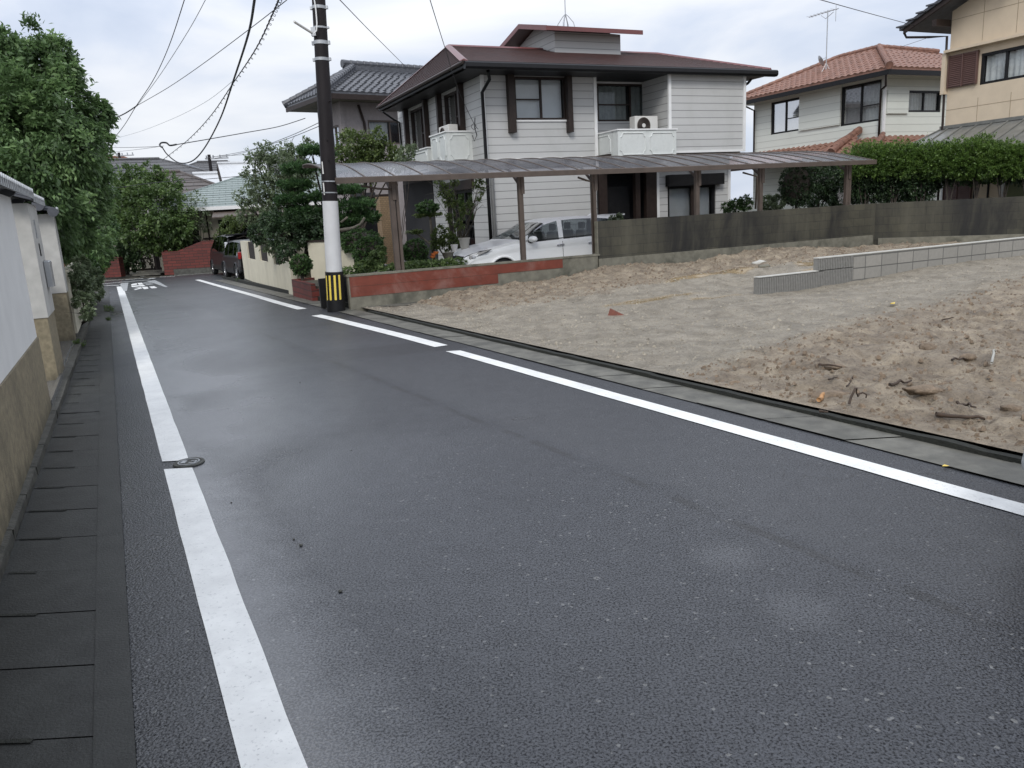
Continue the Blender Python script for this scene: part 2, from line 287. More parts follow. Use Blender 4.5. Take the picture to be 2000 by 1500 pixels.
def poly_mat():
    m, t, b = base('smoked polycarbonate'); o = objc(t)
    col = mixc(t, ramp(t, noise(t, o, 1.2, 5, .6, .5), .35, .7), (.15, .148, .158), (.26, .26, .275)); t.links.new(col, b.inputs['Base Color'])  # lightened to lilac grey, sky reflection on the panels put into the colour
    b.inputs['Roughness'].default_value = .22; b.inputs['Specular IOR Level'].default_value = .6
    tr = N(t, 'ShaderNodeBsdfTransparent'); tr.inputs[0].default_value = (.72, .70, .74, 1); ms = N(t, 'ShaderNodeMixShader'); ms.inputs[0].default_value = .42
    t.links.new(b.outputs[0], ms.inputs[1]); t.links.new(tr.outputs[0], ms.inputs[2]); t.links.new(ms.outputs[0], t.nodes['Material Output'].inputs[0]); return m
M['poly'] = poly_mat()
def soil():
    m, t, b = base('wet building plot soil'); o = objc(t); sp = N(t, 'ShaderNodeSeparateXYZ'); t.links.new(o, sp.inputs[0])
    at = N(t, 'ShaderNodeAttribute', attribute_name='zone').outputs['Fac']; pu = N(t, 'ShaderNodeAttribute', attribute_name='puddle').outputs['Fac']
    f = noise(t, o, 3.5, 7, .65, .4); g = noise(t, o, 38, 5, .7); h = noise(t, o, 110, 3, .6)
    brown = mixc(t, ramp(t, f, .35, .65), (.19, .148, .104), (.41, .335, .24)); brown = mixc(t, ramp(t, noise(t, o, 9, 6, .7), .55, .68, 0, .7), brown, (.10, .068, .045))
    grey = mixc(t, ramp(t, f, .35, .68), (.22, .190, .145), (.40, .350, .275)); grey = mixc(t, ramp(t, noise(t, o, 6, 6, .7, .5, (1, 3, 1)), .56, .70, 0, .5), grey, (.12, .10, .075))
    z = ramp(t, math_(t, 'ADD', at, math_(t, 'MULTIPLY', math_(t, 'SUBTRACT', noise(t, o, 4, 6, .7), .5), .8)), .35, .65)
    col = mixc(t, z, grey, brown); col = mixc(t, ramp(t, g, .50, .68, .0, .75), col, mixc(t, .7, col, (.045, .033, .022)))
    col = mixc(t, math_(t, 'GREATER_THAN', h, .70), col, (.36, .33, .27))
    pm = ramp(t, math_(t, 'ADD', pu, math_(t, 'MULTIPLY', math_(t, 'SUBTRACT', noise(t, o, 3, 5, .6), .5), .7)), .45, .6)
    col = mixc(t, pm, col, (.26, .19, .10)); t.links.new(col, b.inputs['Base Color'])
    t.links.new(math_(t, 'SUBTRACT', ramp(t, noise(t, o, 2, 4), .35, .65, .50, .75), math_(t, 'MULTIPLY', pm, .45)), b.inputs['Roughness'])
    hh = math_(t, 'ADD', math_(t, 'MULTIPLY', g, 1.), math_(t, 'MULTIPLY', h, .4)); bump(t, math_(t, 'MULTIPLY', hh, math_(t, 'SUBTRACT', 1, pm)), 1.0, .035, b); return m
M['soil'] = soil()
LF = {
 'big': leaf('glossy evergreen leaves', (.062, .105, .042), (.13, .215, .08), (.24, .36, .14), .45),  # last tone lightened to paint the highlights on the crown
 'far': leaf('olive tree leaves', (0.047, 0.081, 0.026), (0.101, 0.163, 0.049), (0.195, 0.280, 0.091)),
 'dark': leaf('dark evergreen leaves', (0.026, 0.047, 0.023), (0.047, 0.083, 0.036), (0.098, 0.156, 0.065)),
 'pine': leaf('pine needles', (0.033, 0.072, 0.029), (0.075, 0.150, 0.055), (0.150, 0.260, 0.091)),
 'pale': leaf('pale grey green leaves', (.08, .11, .055), (.17, .22, .12), (.36, .42, .27)),
 'maple': leaf('olive maple leaves', (.055, .08, .025), (.11, .16, .045), (.22, .27, .09)),
 'box': leaf('clipped box leaves', (0.033, 0.068, 0.023), (0.072, 0.137, 0.042), (0.150, 0.260, 0.078)),
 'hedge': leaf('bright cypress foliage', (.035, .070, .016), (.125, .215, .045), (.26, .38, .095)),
 'weed': leaf('weeds', (.07, .11, .04), (.14, .21, .07), (.26, .33, .12)),
}

# ------------------------------------------------------------------ mesh building
COL = sc.collection
class MB:
    def __init__(s, T=None): s.v = []; s.f = []; s.m = []; s.T = T or Matrix(); s.mi = 0
    def add(s, vs, fs, mi=None):
        o = len(s.v); T = s.T; s.v += [tuple(T @ Vector(q)) for q in vs]; s.f += [tuple(i+o for i in f) for f in fs]; s.m += [s.mi if mi is None else mi]*len(fs); return s
    def box(s, x0, x1, y0, y1, z0, z1, mi=None):
        return s.add([(x0, y0, z0), (x1, y0, z0), (x1, y1, z0), (x0, y1, z0), (x0, y0, z1), (x1, y0, z1), (x1, y1, z1), (x0, y1, z1)],
                     [(0, 3, 2, 1), (4, 5, 6, 7), (0, 1, 5, 4), (1, 2, 6, 5), (2, 3, 7, 6), (3, 0, 4, 7)], mi)
    def bev(s, x0, x1, y0, y1, z0, z1, r=.02, mi=None):
        """box with chamfered vertical and top edges"""
        a = [(x0+r, y0), (x1-r, y0), (x1, y0+r), (x1, y1-r), (x1-r, y1), (x0+r, y1), (x0, y1-r), (x0, y0+r)]
        q = [(x0+r*1.6, y0+r), (x1-r*1.6, y0+r), (x1-r, y0+r*1.6), (x1-r, y1-r*1.6), (x1-r*1.6, y1-r), (x0+r*1.6, y1-r), (x0+r, y1-r*1.6), (x0+r, y0+r*1.6)]
        vs = [(x, y, z0) for x, y in a]+[(x, y, z1-r) for x, y in a]+[(x, y, z1) for x, y in q]
        fs = [tuple(range(7, -1, -1)), tuple(range(16, 24))]+[(k*8+i, k*8+(i+1) % 8, k*8+8+(i+1) % 8, k*8+8+i) for k in (0, 1) for i in range(8)]
        return s.add(vs, fs, mi)
    def tube(s, pts, r, n=8, cap=True, mi=None):
        pts = [Vector(p) for p in pts]; rr = r if isinstance(r, (list, tuple)) else [r]*len(pts); vs = []; up = None
        for i, p in enumerate(pts):
            d = (pts[min(i+1, len(pts)-1)]-pts[max(i-1, 0)])
            d = d.normalized() if d.length > 1e-9 else Vector((0, 0, 1))
            if up is None: up = Vector((0, 0, 1)) if abs(d.z) < .9 else Vector((1, 0, 0))
            a = d.cross(up).normalized(); b = a.cross(d).normalized(); up = b
            vs += [p+(a*math.cos(2*math.pi*k/n)+b*math.sin(2*math.pi*k/n))*rr[i] for k in range(n)]
        fs = [(i*n+k, i*n+(k+1) % n, (i+1)*n+(k+1) % n, (i+1)*n+k) for i in range(len(pts)-1) for k in range(n)]
        if cap: fs += [tuple(range(n)), tuple(range((len(pts)-1)*n, len(pts)*n))]
        return s.add(vs, fs, mi)
    def prism(s, poly, off, mi=None):
        """closed polygon (3D points) extruded by a vector"""
        n = len(poly); off = Vector(off); vs = [Vector(p) for p in poly]+[Vector(p)+off for p in poly]
        return s.add(vs, [tuple(range(n)), tuple(range(2*n-1, n-1, -1))]+[(i, (i+1) % n, n+(i+1) % n, n+i) for i in range(n)], mi)
    def lathe(s, prof, c=(0, 0, 0), n=20, mi=None):
        vs = [(c[0]+r*math.cos(2*math.pi*k/n), c[1]+r*math.sin(2*math.pi*k/n), c[2]+z) for r, z in prof for k in range(n)]
        fs = [(i*n+k, i*n+(k+1) % n, (i+1)*n+(k+1) % n, (i+1)*n+k) for i in range(len(prof)-1) for k in range(n)]
        return s.add(vs, fs, mi)
    def build(s, name, mats, parent=None, smooth=False, world=False, auto=False):
        if not isinstance(mats, (list, tuple)): mats = [mats]
        me = bpy.data.meshes.new(name); vs = s.v
        if world and parent is not None:
            iv = WM[parent.name].inverted(); vs = [tuple(iv @ Vector(q)) for q in vs]
        o = bpy.data.objects.new(name, me)
        if parent is None:                       # own origin at the base of the mesh
            a = np.array(vs); c = (a.min(0)+a.max(0))/2; c[2] = a[:, 2].min(); vs = (a-c).tolist(); o.location = c
        me.from_pydata(vs, [], s.f); me.polygons.foreach_set('material_index', s.m)
        for q in mats: me.materials.append(M[q] if isinstance(q, str) else q)
        if smooth: me.polygons.foreach_set('use_smooth', [True]*len(s.f))
        me.update()
        if auto:
            me.polygons.foreach_set('use_smooth', [True]*len(s.f)); me.set_sharp_from_angle(angle=R(35))
        COL.objects.link(o)
        if parent is not None: o.parent = parent
        return o
WM = {}
def tag(o, label=None, cat=None, group=None, kind=None):
    if label: o['label'] = label
    if cat: o['category'] = cat
    if group: o['group'] = group
    if kind: o['kind'] = kind
    return o
def thing(name, label, cat, loc=(0, 0, 0), rz=0, group=None):
    o = bpy.data.objects.new(name, None); COL.objects.link(o); o.location = loc; o.rotation_euler = (0, 0, rz); o.empty_display_size = .2
    WM[o.name] = Matrix.Translation(loc) @ Matrix.Rotation(rz, 4, 'Z'); return tag(o, label, cat, group)
def dup(o, loc, rz, label=None):
    r = o.copy(); COL.objects.link(r); r.location = loc; r.rotation_euler = (0, 0, rz)
    if label: r['label'] = label
    for ch in list(o.children):
        c = ch.copy(); COL.objects.link(c); c.parent = r
        for g in ch.children:
            d = g.copy(); COL.objects.link(d); d.parent = c
    return r
def struct(mb, name, mats, **k):
    o = mb.build(name, mats, **k); o['kind'] = 'structure'; return o
AZU = 65.7; U = az(AZU); NN = Vector((-U.y, U.x, 0)); RZ = R(90-AZU)
W0 = Vector((-2.99, 14.74, 0))
FRONT = lambda b0=0: Matrix(((1, 0, 0, 0), (0, 1, 0, b0), (0, 0, 1, 0), (0, 0, 0, 1)))      # wall facing -y: (a, depth, z)
SIDE = lambda b0=0: Matrix(((0, 1, 0, b0), (1, 0, 0, 0), (0, 0, 1, 0), (0, 0, 0, 1)))       # wall facing -x: a runs along y
# ------------------------------------------------------------------ ground, road, gutters, markings
def gridmesh(xs, ys, zf, m, name):
    mb = MB(); nx = len(xs); mb.v = [(x, y, zf(x, y)) for y in ys for x in xs]
    mb.f = [(j*nx+i, j*nx+i+1, (j+1)*nx+i+1, (j+1)*nx+i) for j in range(len(ys)-1) for i in range(nx-1)]; mb.m = [0]*len(mb.f)
    return struct(mb, name, m, smooth=True)
gx = [-900, -300, -120, -60]+list(range(-44, 45, 4))+[60, 120, 300, 900]; gy = [-300, -80, -40]+list(range(-20, 50, 2))+[60, 90, 150, 300, 900]
gridmesh(gx, gy, lambda x, y: gz(y)-.10, 'terrain', 'ground')
def ribbon(mb, fa, fb, ys, z, mi=None):
    """strip between two flat-plane lines x=fa(y), x=fb(y), draped on the road surface"""
    vs = []
    for y in ys:
        for f in (fa, fb): p = G(f(y), y); vs.append((p.x, p.y, p.z+z))
    mb.add(vs, [(2*i, 2*i+1, 2*i+3, 2*i+2) for i in range(len(ys)-1)], mi)
def lin(a, b): return lambda y: a+b*y
roadL = lin(-.182, -.5013); roadR = lin(5.17, -.577); curbR = lin(5.57, -.577); lineL = lin(.255, -.505); lineR = lin(4.78, -.577)
YS = [-9, -5, -2, 0, 1, 2, 3, 4, 5, 6, 7, 8, 9, 10, 11, 12, 13, 14, 15, 16, 17, 18, 19, 20, 21, 22, 23, 24, 25, 26]
mb = MB(); ribbon(mb, roadL, roadR, YS, 0.)
cs = []                                            # cross street at the far junction
NE = (P(20, 566), P(520, 549)); FE = (P(20, 564-7), P(520, 526))
for k in range(15):
    t = -1.6+k/14*3.6; a = P(100, 566).lerp(P(470, 549), t); b = P(195, 550).lerp(P(415, 534), t*1.35-.1); cs.append((a, b))
vs = []
for a, b in cs:
    for q in (a, b): p = G(q.x, q.y); vs.append((p.x, p.y, p.z-.005))
mb.add(vs, [(2*i, 2*i+1, 2*i+3, 2*i+2) for i in range(len(cs)-1)])
struct(mb, 'road', 'asphalt')
# left gutter: covered channel of lids with lifting slots, its raised kerb and the flat edge strip
gL = lin(-.87, -.482); gK = lin(-.98, -.482)
mb = MB(); edge = lambda y: roadL(y)-.13-.004*y
YG = [-4+.25*i for i in range(0, 118)]
ribbon(mb, edge, roadL, YG, .012); 
for i in range(60):
    y0 = -2.6+i*.447; y1 = y0+.440
    ribbon(mb, lambda y: gL(y)+.0, edge, [y0, y1], .006 + random.uniform(-.0015, .002))
ribbon(mb, gL, edge, YG, -.012, 1)
for i in range(60):                                # slot at the wall side of each joint
    y0 = -2.6+i*.447-.010; w_ = random.choice((.10, .17, .22, .26, .30)); h_ = random.uniform(.012, .030)
    a = G(gL(y0)+.02, y0); b = G(gL(y0)+w_, y0-.015); c = G(gL(y0)+w_, y0+.008); d = G(gL(y0)+.02, y0+h_)
    mb.add([(q.x, q.y, q.z+.0105) for q in (a, b, c, d)], [(0, 1, 2, 3)], 1)
struct(mb, 'drain_gutter_left', ['gutter', 'moss'])
mb = MB()
for i in range(42):
    y0 = -2.5+i*.6; y1 = y0+.59; k = []
    for y in (y0, y1):
        for f, z in ((gK, .0), (gK, .075), (gL, .07), (gL, -.0)): p = G(f(y)+random.uniform(-.006, .006), y); k.append((p.x, p.y, p.z+z))
    mb.add(k, [(0, 1, 5, 4), (1, 2, 6, 5), (2, 3, 7, 6), (0, 1, 2, 3), (4, 5, 6, 7)])
struct(mb, 'kerb_left', 'curb')
# right gutter slab and kerb edge
mb = MB()
for i in range(46):
    y0 = -3+i*.62; y1 = y0+.612; j = random.uniform(-.003, .003)
    if y0 > 26: break
    ribbon(mb, roadR, curbR, [y0, (y0+y1)/2, y1], .010+j)
ribbon(mb, lin(5.14, -.577), curbR, YS, -.006, 1)
struct(mb, 'drain_gutter_right', ['gutterR', 'moss'])
mb = MB(); rr_ = lambda y: .02*mnoise.noise(Vector((y*1.7, 3, 0)))
yk = [-3+.1*i for i in range(172)]
k = []
for y in yk:
    for f, z in ((0., 0.), (.005, .040), (.055, .046), (.10, .0)): p = G(curbR(y)+f+rr_(y)*1.0, y); k.append((p.x, p.y, p.z+z+(.012*mnoise.noise(Vector((y*3, 9, 1)))+.006*mnoise.noise(Vector((y*9, 4, 1))) if z else 0)))
mb.add(k, [(4*i+j, 4*i+j+1, 4*i+5+j, 4*i+4+j) for i in range(len(yk)-1) for j in range(3)]+[(0, 1, 2, 3)])
yk = [14.9+.4*i for i in range(29)]; k = []
for y in yk:
    for f, z in ((0.02, 0.), (.02, .10), (.14, .10), (.16, .0)): p = G(curbR(y)+f, y); k.append((p.x, p.y, p.z+z))
mb.add(k, [(4*i+j, 4*i+j+1, 4*i+5+j, 4*i+4+j) for i in range(len(yk)-1) for j in range(3)])
struct(mb, 'kerb_right', 'moss')
mb = MB()                                          # yard behind the right kerb up to the garden wall and drive
ribbon(mb, lambda y: curbR(y)+.15, lambda y: curbR(y)+4.2, [14.6+.5*i for i in range(25)], .04)
struct(mb, 'driveway', 'gutterR')
# painted lines
mb = MB(); wv = lambda y, s: .006*mnoise.noise(Vector((y*2.3, s, 0)))
def pline(c, ys, wd): ribbon(mb, lambda y: c(y)-wd/2+wv(y, 1), lambda y: c(y)+wd/2+wv(y, 7), ys, .005)
fr = lambda a, b, n: [a+(b-a)*i/n for i in range(n+1)]
pline(lineL, fr(-3, 5.28, 40), .205); pline(lineL, fr(5.47, 25.0, 80), .20)
pline(lineR, fr(-2, 9.52, 50), .185)
def polyline(pix, wd, mi=0):
    """painted line through points of the photographed road, with its true width on the ground"""
    pts = [Pg(*q) for q in pix]; vs = []
    for i, p in enumerate(pts):
        d = (pts[min(i+1, len(pts)-1)]-pts[max(i-1, 0)]); d.z = 0; d.normalize(); n = Vector((-d.y, d.x, 0))*wd/2
        for q in (p-n, p+n): vs.append((q.x, q.y, gz(q.y)+.005))
    mb.add(vs, [(2*i, 2*i+1, 2*i+3, 2*i+2) for i in range(len(pts)-1)], mi)
polyline([(862, 676.5), (800, 660), (740, 645), (690, 633), (650, 623), (618, 616)], .19)
polyline([(590, 604), (540, 590.5), (500, 578.5), (460, 567.5), (420, 556.5), (382, 545.5)], .19)
polyline([(382, 545.5), (414, 541.3)], .14)
polyline([(234, 557.2), (208, 557.5), (195, 558.6)], .14)
polyline([(193, 555.5), (236, 551.2), (292, 546.6)], .13)
polyline([(245, 546.3), (280, 543.9)], .14); polyline([(290, 544.2), (303, 543.4)], .34)
polyline([(312, 541.2), (342, 540.0)], .12); polyline([(195, 548.9), (240, 546.2)], .06); polyline([(330, 539), (414, 533)], .07)
polyline([(259, 531.1), (269, 530.6)], .12); polyline([(267, 536.2), (277, 535.7)], .12); polyline([(274, 540), (284, 539.6)], .1)
def gpoly(cr, mi=0):                              # outlines read off an enlargement of the junction
    pts = [Pg(180+x*.11, 520+y*.11) for x, y in cr]; mb.add([(p.x, p.y, p.z+.006) for p in pts], [tuple(range(len(pts)))], mi)
for c in ([(690, 322), (790, 302), (800, 330), (700, 345)], [(800, 300), (880, 295), (912, 325), (832, 332)], [(690, 352), (820, 340), (850, 358), (712, 374)],
          [(822, 340), (918, 333), (944, 352), (852, 362)], [(722, 392), (862, 375), (892, 392), (765, 425), (742, 416), (840, 395)],
          [(880, 368), (985, 368), (1000, 400), (920, 410)], [(1010, 366), (1100, 356), (1160, 386), (1062, 396)]): gpoly(c)
for c in ([(905, 292), (1035, 290), (1050, 303), (915, 308)], [(945, 318), (1070, 310), (1085, 324), (955, 334)],
          [(492, 322), (515, 305), (645, 292), (618, 444), (560, 440)], [(955, 266), (1115, 248), (1220, 295), (1345, 372), (1300, 375), (1120, 312)]): gpoly(c, 1)
struct(mb, 'road_markings', ['line', 'line_worn'])
# small cast iron cover set in the left line
cvr = G(lineL(5.38)+.08, 5.40)
t = thing('valve_cover', 'small oval iron valve cover set in the gap of the left white line', 'manhole cover', (cvr.x, cvr.y, .004))
mb = MB(); mb.lathe([(0, .004), (.085, .004), (.09, .009), (.105, .009), (.11, .0)], n=28); mb.build('rim', 'stone_d', t)
mb = MB(); mb.box(-.055, -.02, -.03, .03, .004, .010); mb.box(.01, .055, -.03, -.018, .004, .010); mb.box(.01, .055, .018, .03, .004, .010); mb.box(.045, .055, -.018, .018, .004, .010)
mb.lathe([(.068, .004), (.068, .011), (.076, .011), (.076, .004)], n=28); mb.build('relief', 'steel', t)
for i, (px, py, s) in enumerate([(586, 748, .007), (665, 1156, .009), (588, 1066, .009), (574, 1054, .006), (686, 880, .005), (452, 982, .005), (1160, 650, .008)]):
    p = Pg(px, py); mb = MB(); mb.lathe([(0, 0), (s, .2*s), (s*1.1, .8*s), (0, 1.3*s)], (p.x, p.y, 0), 7)
    tag(mb.build('pebble', 'stone_d', smooth=True), 'tiny dark pebble lying on the wet road', 'pebble', 'loose pebbles on the asphalt')

# vacant lot -------------------------------------------------------------
uu, nn_ = U, NN
C2 = W0+U*13.9; E2 = P(2000, 383, 1.35); w2d = Vector((E2.x-C2.x, E2.y-C2.y, 0)).normalized()
CTRL = [(-2.9, 14.6, .02), (.39, 16.2, .24), (W0.x+5.5*U.x, W0.y+5.5*U.y, .42), (W0.x+10*U.x, W0.y+10*U.y, .51), (C2.x, C2.y, .40), (E2.x, E2.y, .36), (15.5, 16.5, .35),
        (3.04, 4.38, .07), (1.46, 7.19, .06), (.1, 9.6, .06), (-1.1, 11.7, .05), (2.0, 10.0, .08), (4.2, 12.2, .13), (5.5, 13.6, .18), (9., 15.5, .30), (4.5, 8, .14), (7, 6, .22), (10, 8, .30), (5.4, 2, .12),
        (2.3, 14.5, .20), (2, 13.4, .12), (5.8, 15.6, .33), (5.3, 11., .15), (8, 11.5, .28)]
CA = np.array(CTRL)
# local heights of the new low wall line
def lotz(x, y):
    d = (CA[:, 0]-x)**2+(CA[:, 1]-y)**2+.25; w_ = d**-1.6; return float((w_*CA[:, 2]).sum()/w_.sum())
def curbx(y): return curbR(y)+.075
NW0 = P(1482, 578, .13); 
def build_lot():
    nx, ny = 460, 360; vs = []; zone = []; pud = []
    kern = [(1430, 655), (1640, 620), (1800, 580), (2000, 545)]
    b0 = P(1330, 740, .06); b1 = P(1650, 632, .14); b2 = P(2000, 548, .25)
    puds = [(P(1400, 523, .4), 1.0), (P(1560, 524, .35), .8), (P(1270, 577, .2), .8), (P(1390, 580, .15), .6), (P(1650, 500, .42), 1.0), (P(1790, 483, .4), 1.0), (P(1080, 640, .1), .3)]
    for j in range(ny):
        # rows follow the kerb (v=0) to the back walls (v=1); denser near the camera
        pass
    for j in range(ny+1):
        v = j/ny
        y_c = -2+ (14.55+2)*v
        for i in range(nx+1):
            u = (i/nx)**1.35
            x0, y0 = curbx(y_c), y_c
            # march from the kerb along the house direction to the far boundary
            p0 = Vector((x0, y0, 0)); Lm = 22.
            p = p0+U*(u*Lm)
            vs.append((p.x, p.y))
    out = []
    for x, y in vs:
        z = lotz(x, y); n1 = mnoise.noise(Vector((x*.9, y*.9, 2)))*.035; n2 = mnoise.fractal(Vector((x*4, y*4, 0)), .7, 2.2, 4)
        # which side of the gravel / brown soil boundary
        if x < b1.x: t = (x-b0.x)/(b1.x-b0.x); yb = b0.y+(b1.y-b0.y)*t
        else: t = (x-b1.x)/(b2.x-b1.x); yb = b1.y+(b2.y-b1.y)*t
        zn = 1/(1+math.exp((y-yb)*2.2))
        if (Vector((x, y, 0))-W0).dot(NN) > -3.0 and (Vector((x, y, 0))-W0).dot(U) > 1.2: zn = max(zn, min(1, .45+((Vector((x, y, 0))-W0).dot(NN)+3.0)*.3))
        pd = max(s*math.exp(-(((Vector((x, y, 0))-c).dot(U)/ (1.4*s+.2))**2+((Vector((x, y, 0))-c).dot(NN)/.40)**2)) for c, s in puds)
        d = x-curbx(y); e = min(1, max(0, d/.35)); ridge = 0
        c = P(1180, 560, .3); q = Vector((x, y, 0))-c; a_, b_ = q.dot(U), q.dot(NN)
        if -.5 < a_ < 5.2: ridge = .16*math.exp(-((b_-.15)/.42)**2)*(1-abs(a_-2.3)/3.2)*(.8+.6*mnoise.noise(Vector((x*2, y*2, 5))))
        amp = (.016+.048*zn)*e*(1-min(1, pd*1.3))
        rut = .012*math.sin((b_+.25*mnoise.noise(Vector((x*.6, y*.6, 8))))*9)*(1-zn)*e*(1 if b_ < 0 else 0)
        z2 = z*1.0+n1*e+max(-1, n2)*amp+rut+max(0, ridge); z2 = z2*e+(1-e)*.06
        if zn > .5: z2 += .05*e*max(0, mnoise.noise(Vector((x*2.2, y*2.2, 11)))-.1)*(1-min(1, pd*1.5))
        out.append((x, y, z2+gz(y))); zone.append(zn); pud.append(pd)
    fs = []
    for j in range(ny):
        for i in range(nx):
            a = j*(nx+1)+i; fs.append((a, a+1, a+nx+2, a+nx+1))
    # keep the sheet inside the boundary walls
    def ok(f):
        x = sum(out[k][0] for k in f)/4; y = sum(out[k][1] for k in f)/4; q = Vector((x, y, 0))
        return (q-W0).dot(NN) < .10 and (q-C2).dot(Vector((-w2d.y, w2d.x, 0))) < .10
    fs = [f for f in fs if ok(f)]
    me = bpy.data.meshes.new('vacant_lot'); me.from_pydata(out, [], fs); me.materials.append(M['soil']); me.polygons.foreach_set('use_smooth', [True]*len(fs))
    for nm, d in (('zone', zone), ('puddle', pud)):
        a = me.attributes.new(nm, 'FLOAT', 'POINT'); a.data.foreach_set('value', d)
    o = bpy.data.objects.new('vacant_lot', me); COL.objects.link(o); o['kind'] = 'structure'; return out, zone
LOT, ZONE = build_lot()
LA = np.array(LOT); LZ = np.array(ZONE)
def onlot(x, y):
    i = int(((LA[:, 0]-x)**2+(LA[:, 1]-y)**2).argmin()); return LOT[i][2]
def lotpix(px, py):
    p = P(px, py, .15)
    for _ in range(6): p = P(px, py, onlot(p.x, p.y))
    return p
# loose stones and clods over the lot: far too many to count
def scatter(name, n, m, smin, smax, zsel, label, flat=.6):
    vs, fs, k = [], [], 0; sel = np.where(zsel)[0]
    for _ in range(n):
        a = LA[sel[RNG.integers(len(sel))]]; x, y = a[0]+random.uniform(-.05, .05), a[1]+random.uniform(-.05, .05)
        if (Vector((x, y, 0))-W0).dot(NN) > -.08 or x-curbx(y) < .03: continue
        s = smin+(smax-smin)*random.random()**3.5; th = random.uniform(0, 6.3); o = len(vs)
        for q in range(6):
            r = s*random.uniform(.6, 1.2); A = th+q*1.047; vs.append((x+r*math.cos(A), y+r*math.sin(A)*.8, a[2]-.3*s))
        for q in range(3):
            r = s*random.uniform(.3, .7); A = th+q*2.09; vs.append((x+r*math.cos(A), y+r*math.sin(A)*.8, a[2]+s*flat*random.uniform(.6, 1.3)))
        for q in range(6):
            t_ = o+6+(q//2) % 3; t2 = o+6+((q+1)//2) % 3
            fs.append((o+q, o+(q+1) % 6, t2, t_) if t_ != t2 else (o+q, o+(q+1) % 6, t_))
        fs.append((o+6, o+7, o+8))
    me = bpy.data.meshes.new(name); me.from_pydata(vs, [], fs); me.materials.append(M[m]); o = bpy.data.objects.new(name, me); COL.objects.link(o)
    tag(o, label, name.replace('_', ' '), kind='stuff')
near = (LA[:, 0]-curbx(LA[:, 1]) > .1) & (LA[:, 1] > 1) & ((LA[:, 0]-LA[:, 1]*.8) < 2.5)
scatter('gravel', 12000, 'pebble', .005, .026, near & (LZ < .6), 'small crushed stones over the grey part of the lot')
scatter('clods', 15000, 'soil_clod', .005, .032, near & (LZ > .4), 'brown soil crumbs over the muddy part of the lot', .75)
def lump(name, px, py, s, m, label, cat, sq=(1, 1, .7), group=None):
    p = lotpix(px, py); mb = MB(); n = 12; prof = []
    vs = []; fs = []
    for i in range(7):
        ph = math.pi*i/6
        for k in range(n):
            A = 2*math.pi*k/n; d = Vector((math.sin(ph)*math.cos(A), math.sin(ph)*math.sin(A), math.cos(ph)))
            r = s*(1+.45*mnoise.noise(d*1.7+Vector((px, py, 0)))+.2*mnoise.noise(d*5+Vector((py, 0, px)))); vs.append((p.x+d.x*r*sq[0], p.y+d.y*r*sq[1], p.z+d.z*r*sq[2]+s*.2))
    fs = [(i*n+k, i*n+(k+1) % n, (i+1)*n+(k+1) % n, (i+1)*n+k) for i in range(6) for k in range(n)]
    mb.add(vs, fs); return tag(mb.build(name, m, smooth=True), label, cat, group)
lump('soil_clump', 1810, 682, .075, 'soil_clod', 'large brown clump of soil in the middle of the muddy ground', 'clod')
lump('soil_clump', 1630, 720, .06, 'soil_clod', 'dark flat clod of soil left of the largest clump', 'clod', (1.6, .7, .45))
lump('soil_clump', 1625, 778, .10, 'soil_clod', 'crumbled heap of soil beside the orange wood splinter', 'clod', (1.7, .8, .4))
lump('soil_clump', 1800, 765, .09, 'soil_clod', 'low soil mound right of the bent wire', 'clod', (1.7, .8, .4))
lump('soil_clump', 1975, 802, .06, 'soil_clod', 'red brown lump of earth at the right edge above the kerb', 'clod', (1.2, 1, .6))
lump('soil_clump', 1889, 700, .05, 'soil_clod', 'small dark clod near the curved root', 'clod', (1.5, 1, .7))
lump('rubble_stone', 1483, 516, .10, 'cap', 'pale stone lying on the mud behind the low block wall', 'stone', (1.6, .8, .6))
lump('rubble_stone', 1492, 522, .07, 'conc', 'grey stone touching the pale stone behind the block wall', 'stone', (1.6, .8, .6))
lump('rubble_stone', 1335, 556, .06, 'cap', 'whitish stone on the soil ridge left of the ribbed blocks', 'stone')
lump('rubble_stone', 843, 585, .045, 'cap', 'whitish stone at the foot of the red wall', 'stone')
def stick(px0, py0, px1, py1, r, m, label, lift=.015, mid=None, name='stick', cat='stick'):
    a, b = lotpix(px0, py0), lotpix(px1, py1); pts = []
    for i in range(7):
        t = i/6; q = a.lerp(b, t)
        if mid: q += Vector((0, 0, mid*math.sin(math.pi*t)))
        q.z = max(q.z, onlot(q.x, q.y))+lift+random.uniform(0, .008); q.x += random.uniform(-.008, .008); pts.append(q)
    mb = MB(); mb.tube(pts, [r*(1-.5*i/6) for i in range(7)], 6); tag(mb.build(name, m, smooth=True), label, cat)
stick(1738, 755, 1780, 751, .014, 'twig', 'straight grey stick left of the soil mound')
stick(1600, 786, 1618, 773, .02, 'wood_o', 'orange wood splinter near the kerb', name='wood_splinter', cat='wood')
stick(1660, 793, 1676, 779, .010, 'twig', 'bent wire standing up behind the splinter', mid=.09, name='bent_wire', cat='wire')
stick(1676, 779, 1693, 781, .009, 'twig', 'short twig joined to the tip of the bent wire', mid=.04)
stick(1826, 814, 1925, 823, .018, 'twig', 'long dark branch nearest to the kerb')
stick(1868, 795, 1905, 800, .012, 'twig', 'dark twig just above the long branch')
stick(1858, 707, 1905, 706, .010, 'twig', 'thin stick left of the curved root')
stick(1936, 713, 1944, 692, .012, 'pot', 'pale curved root standing in the mud', mid=.06)
stick(1600, 715, 1645, 720, .012, 'twig', 'dark root lying under the flat clod')
stick(1655, 758, 1667, 745, .007, 'twig', 'thin slanted twig in the middle of the brown soil')
stick(1598, 808, 1618, 809, .012, 'twig', 'short stick close to the kerb below the splinter')
stick(1620, 745, 1636, 741, .009, 'twig', 'tiny stick above the soil heap')
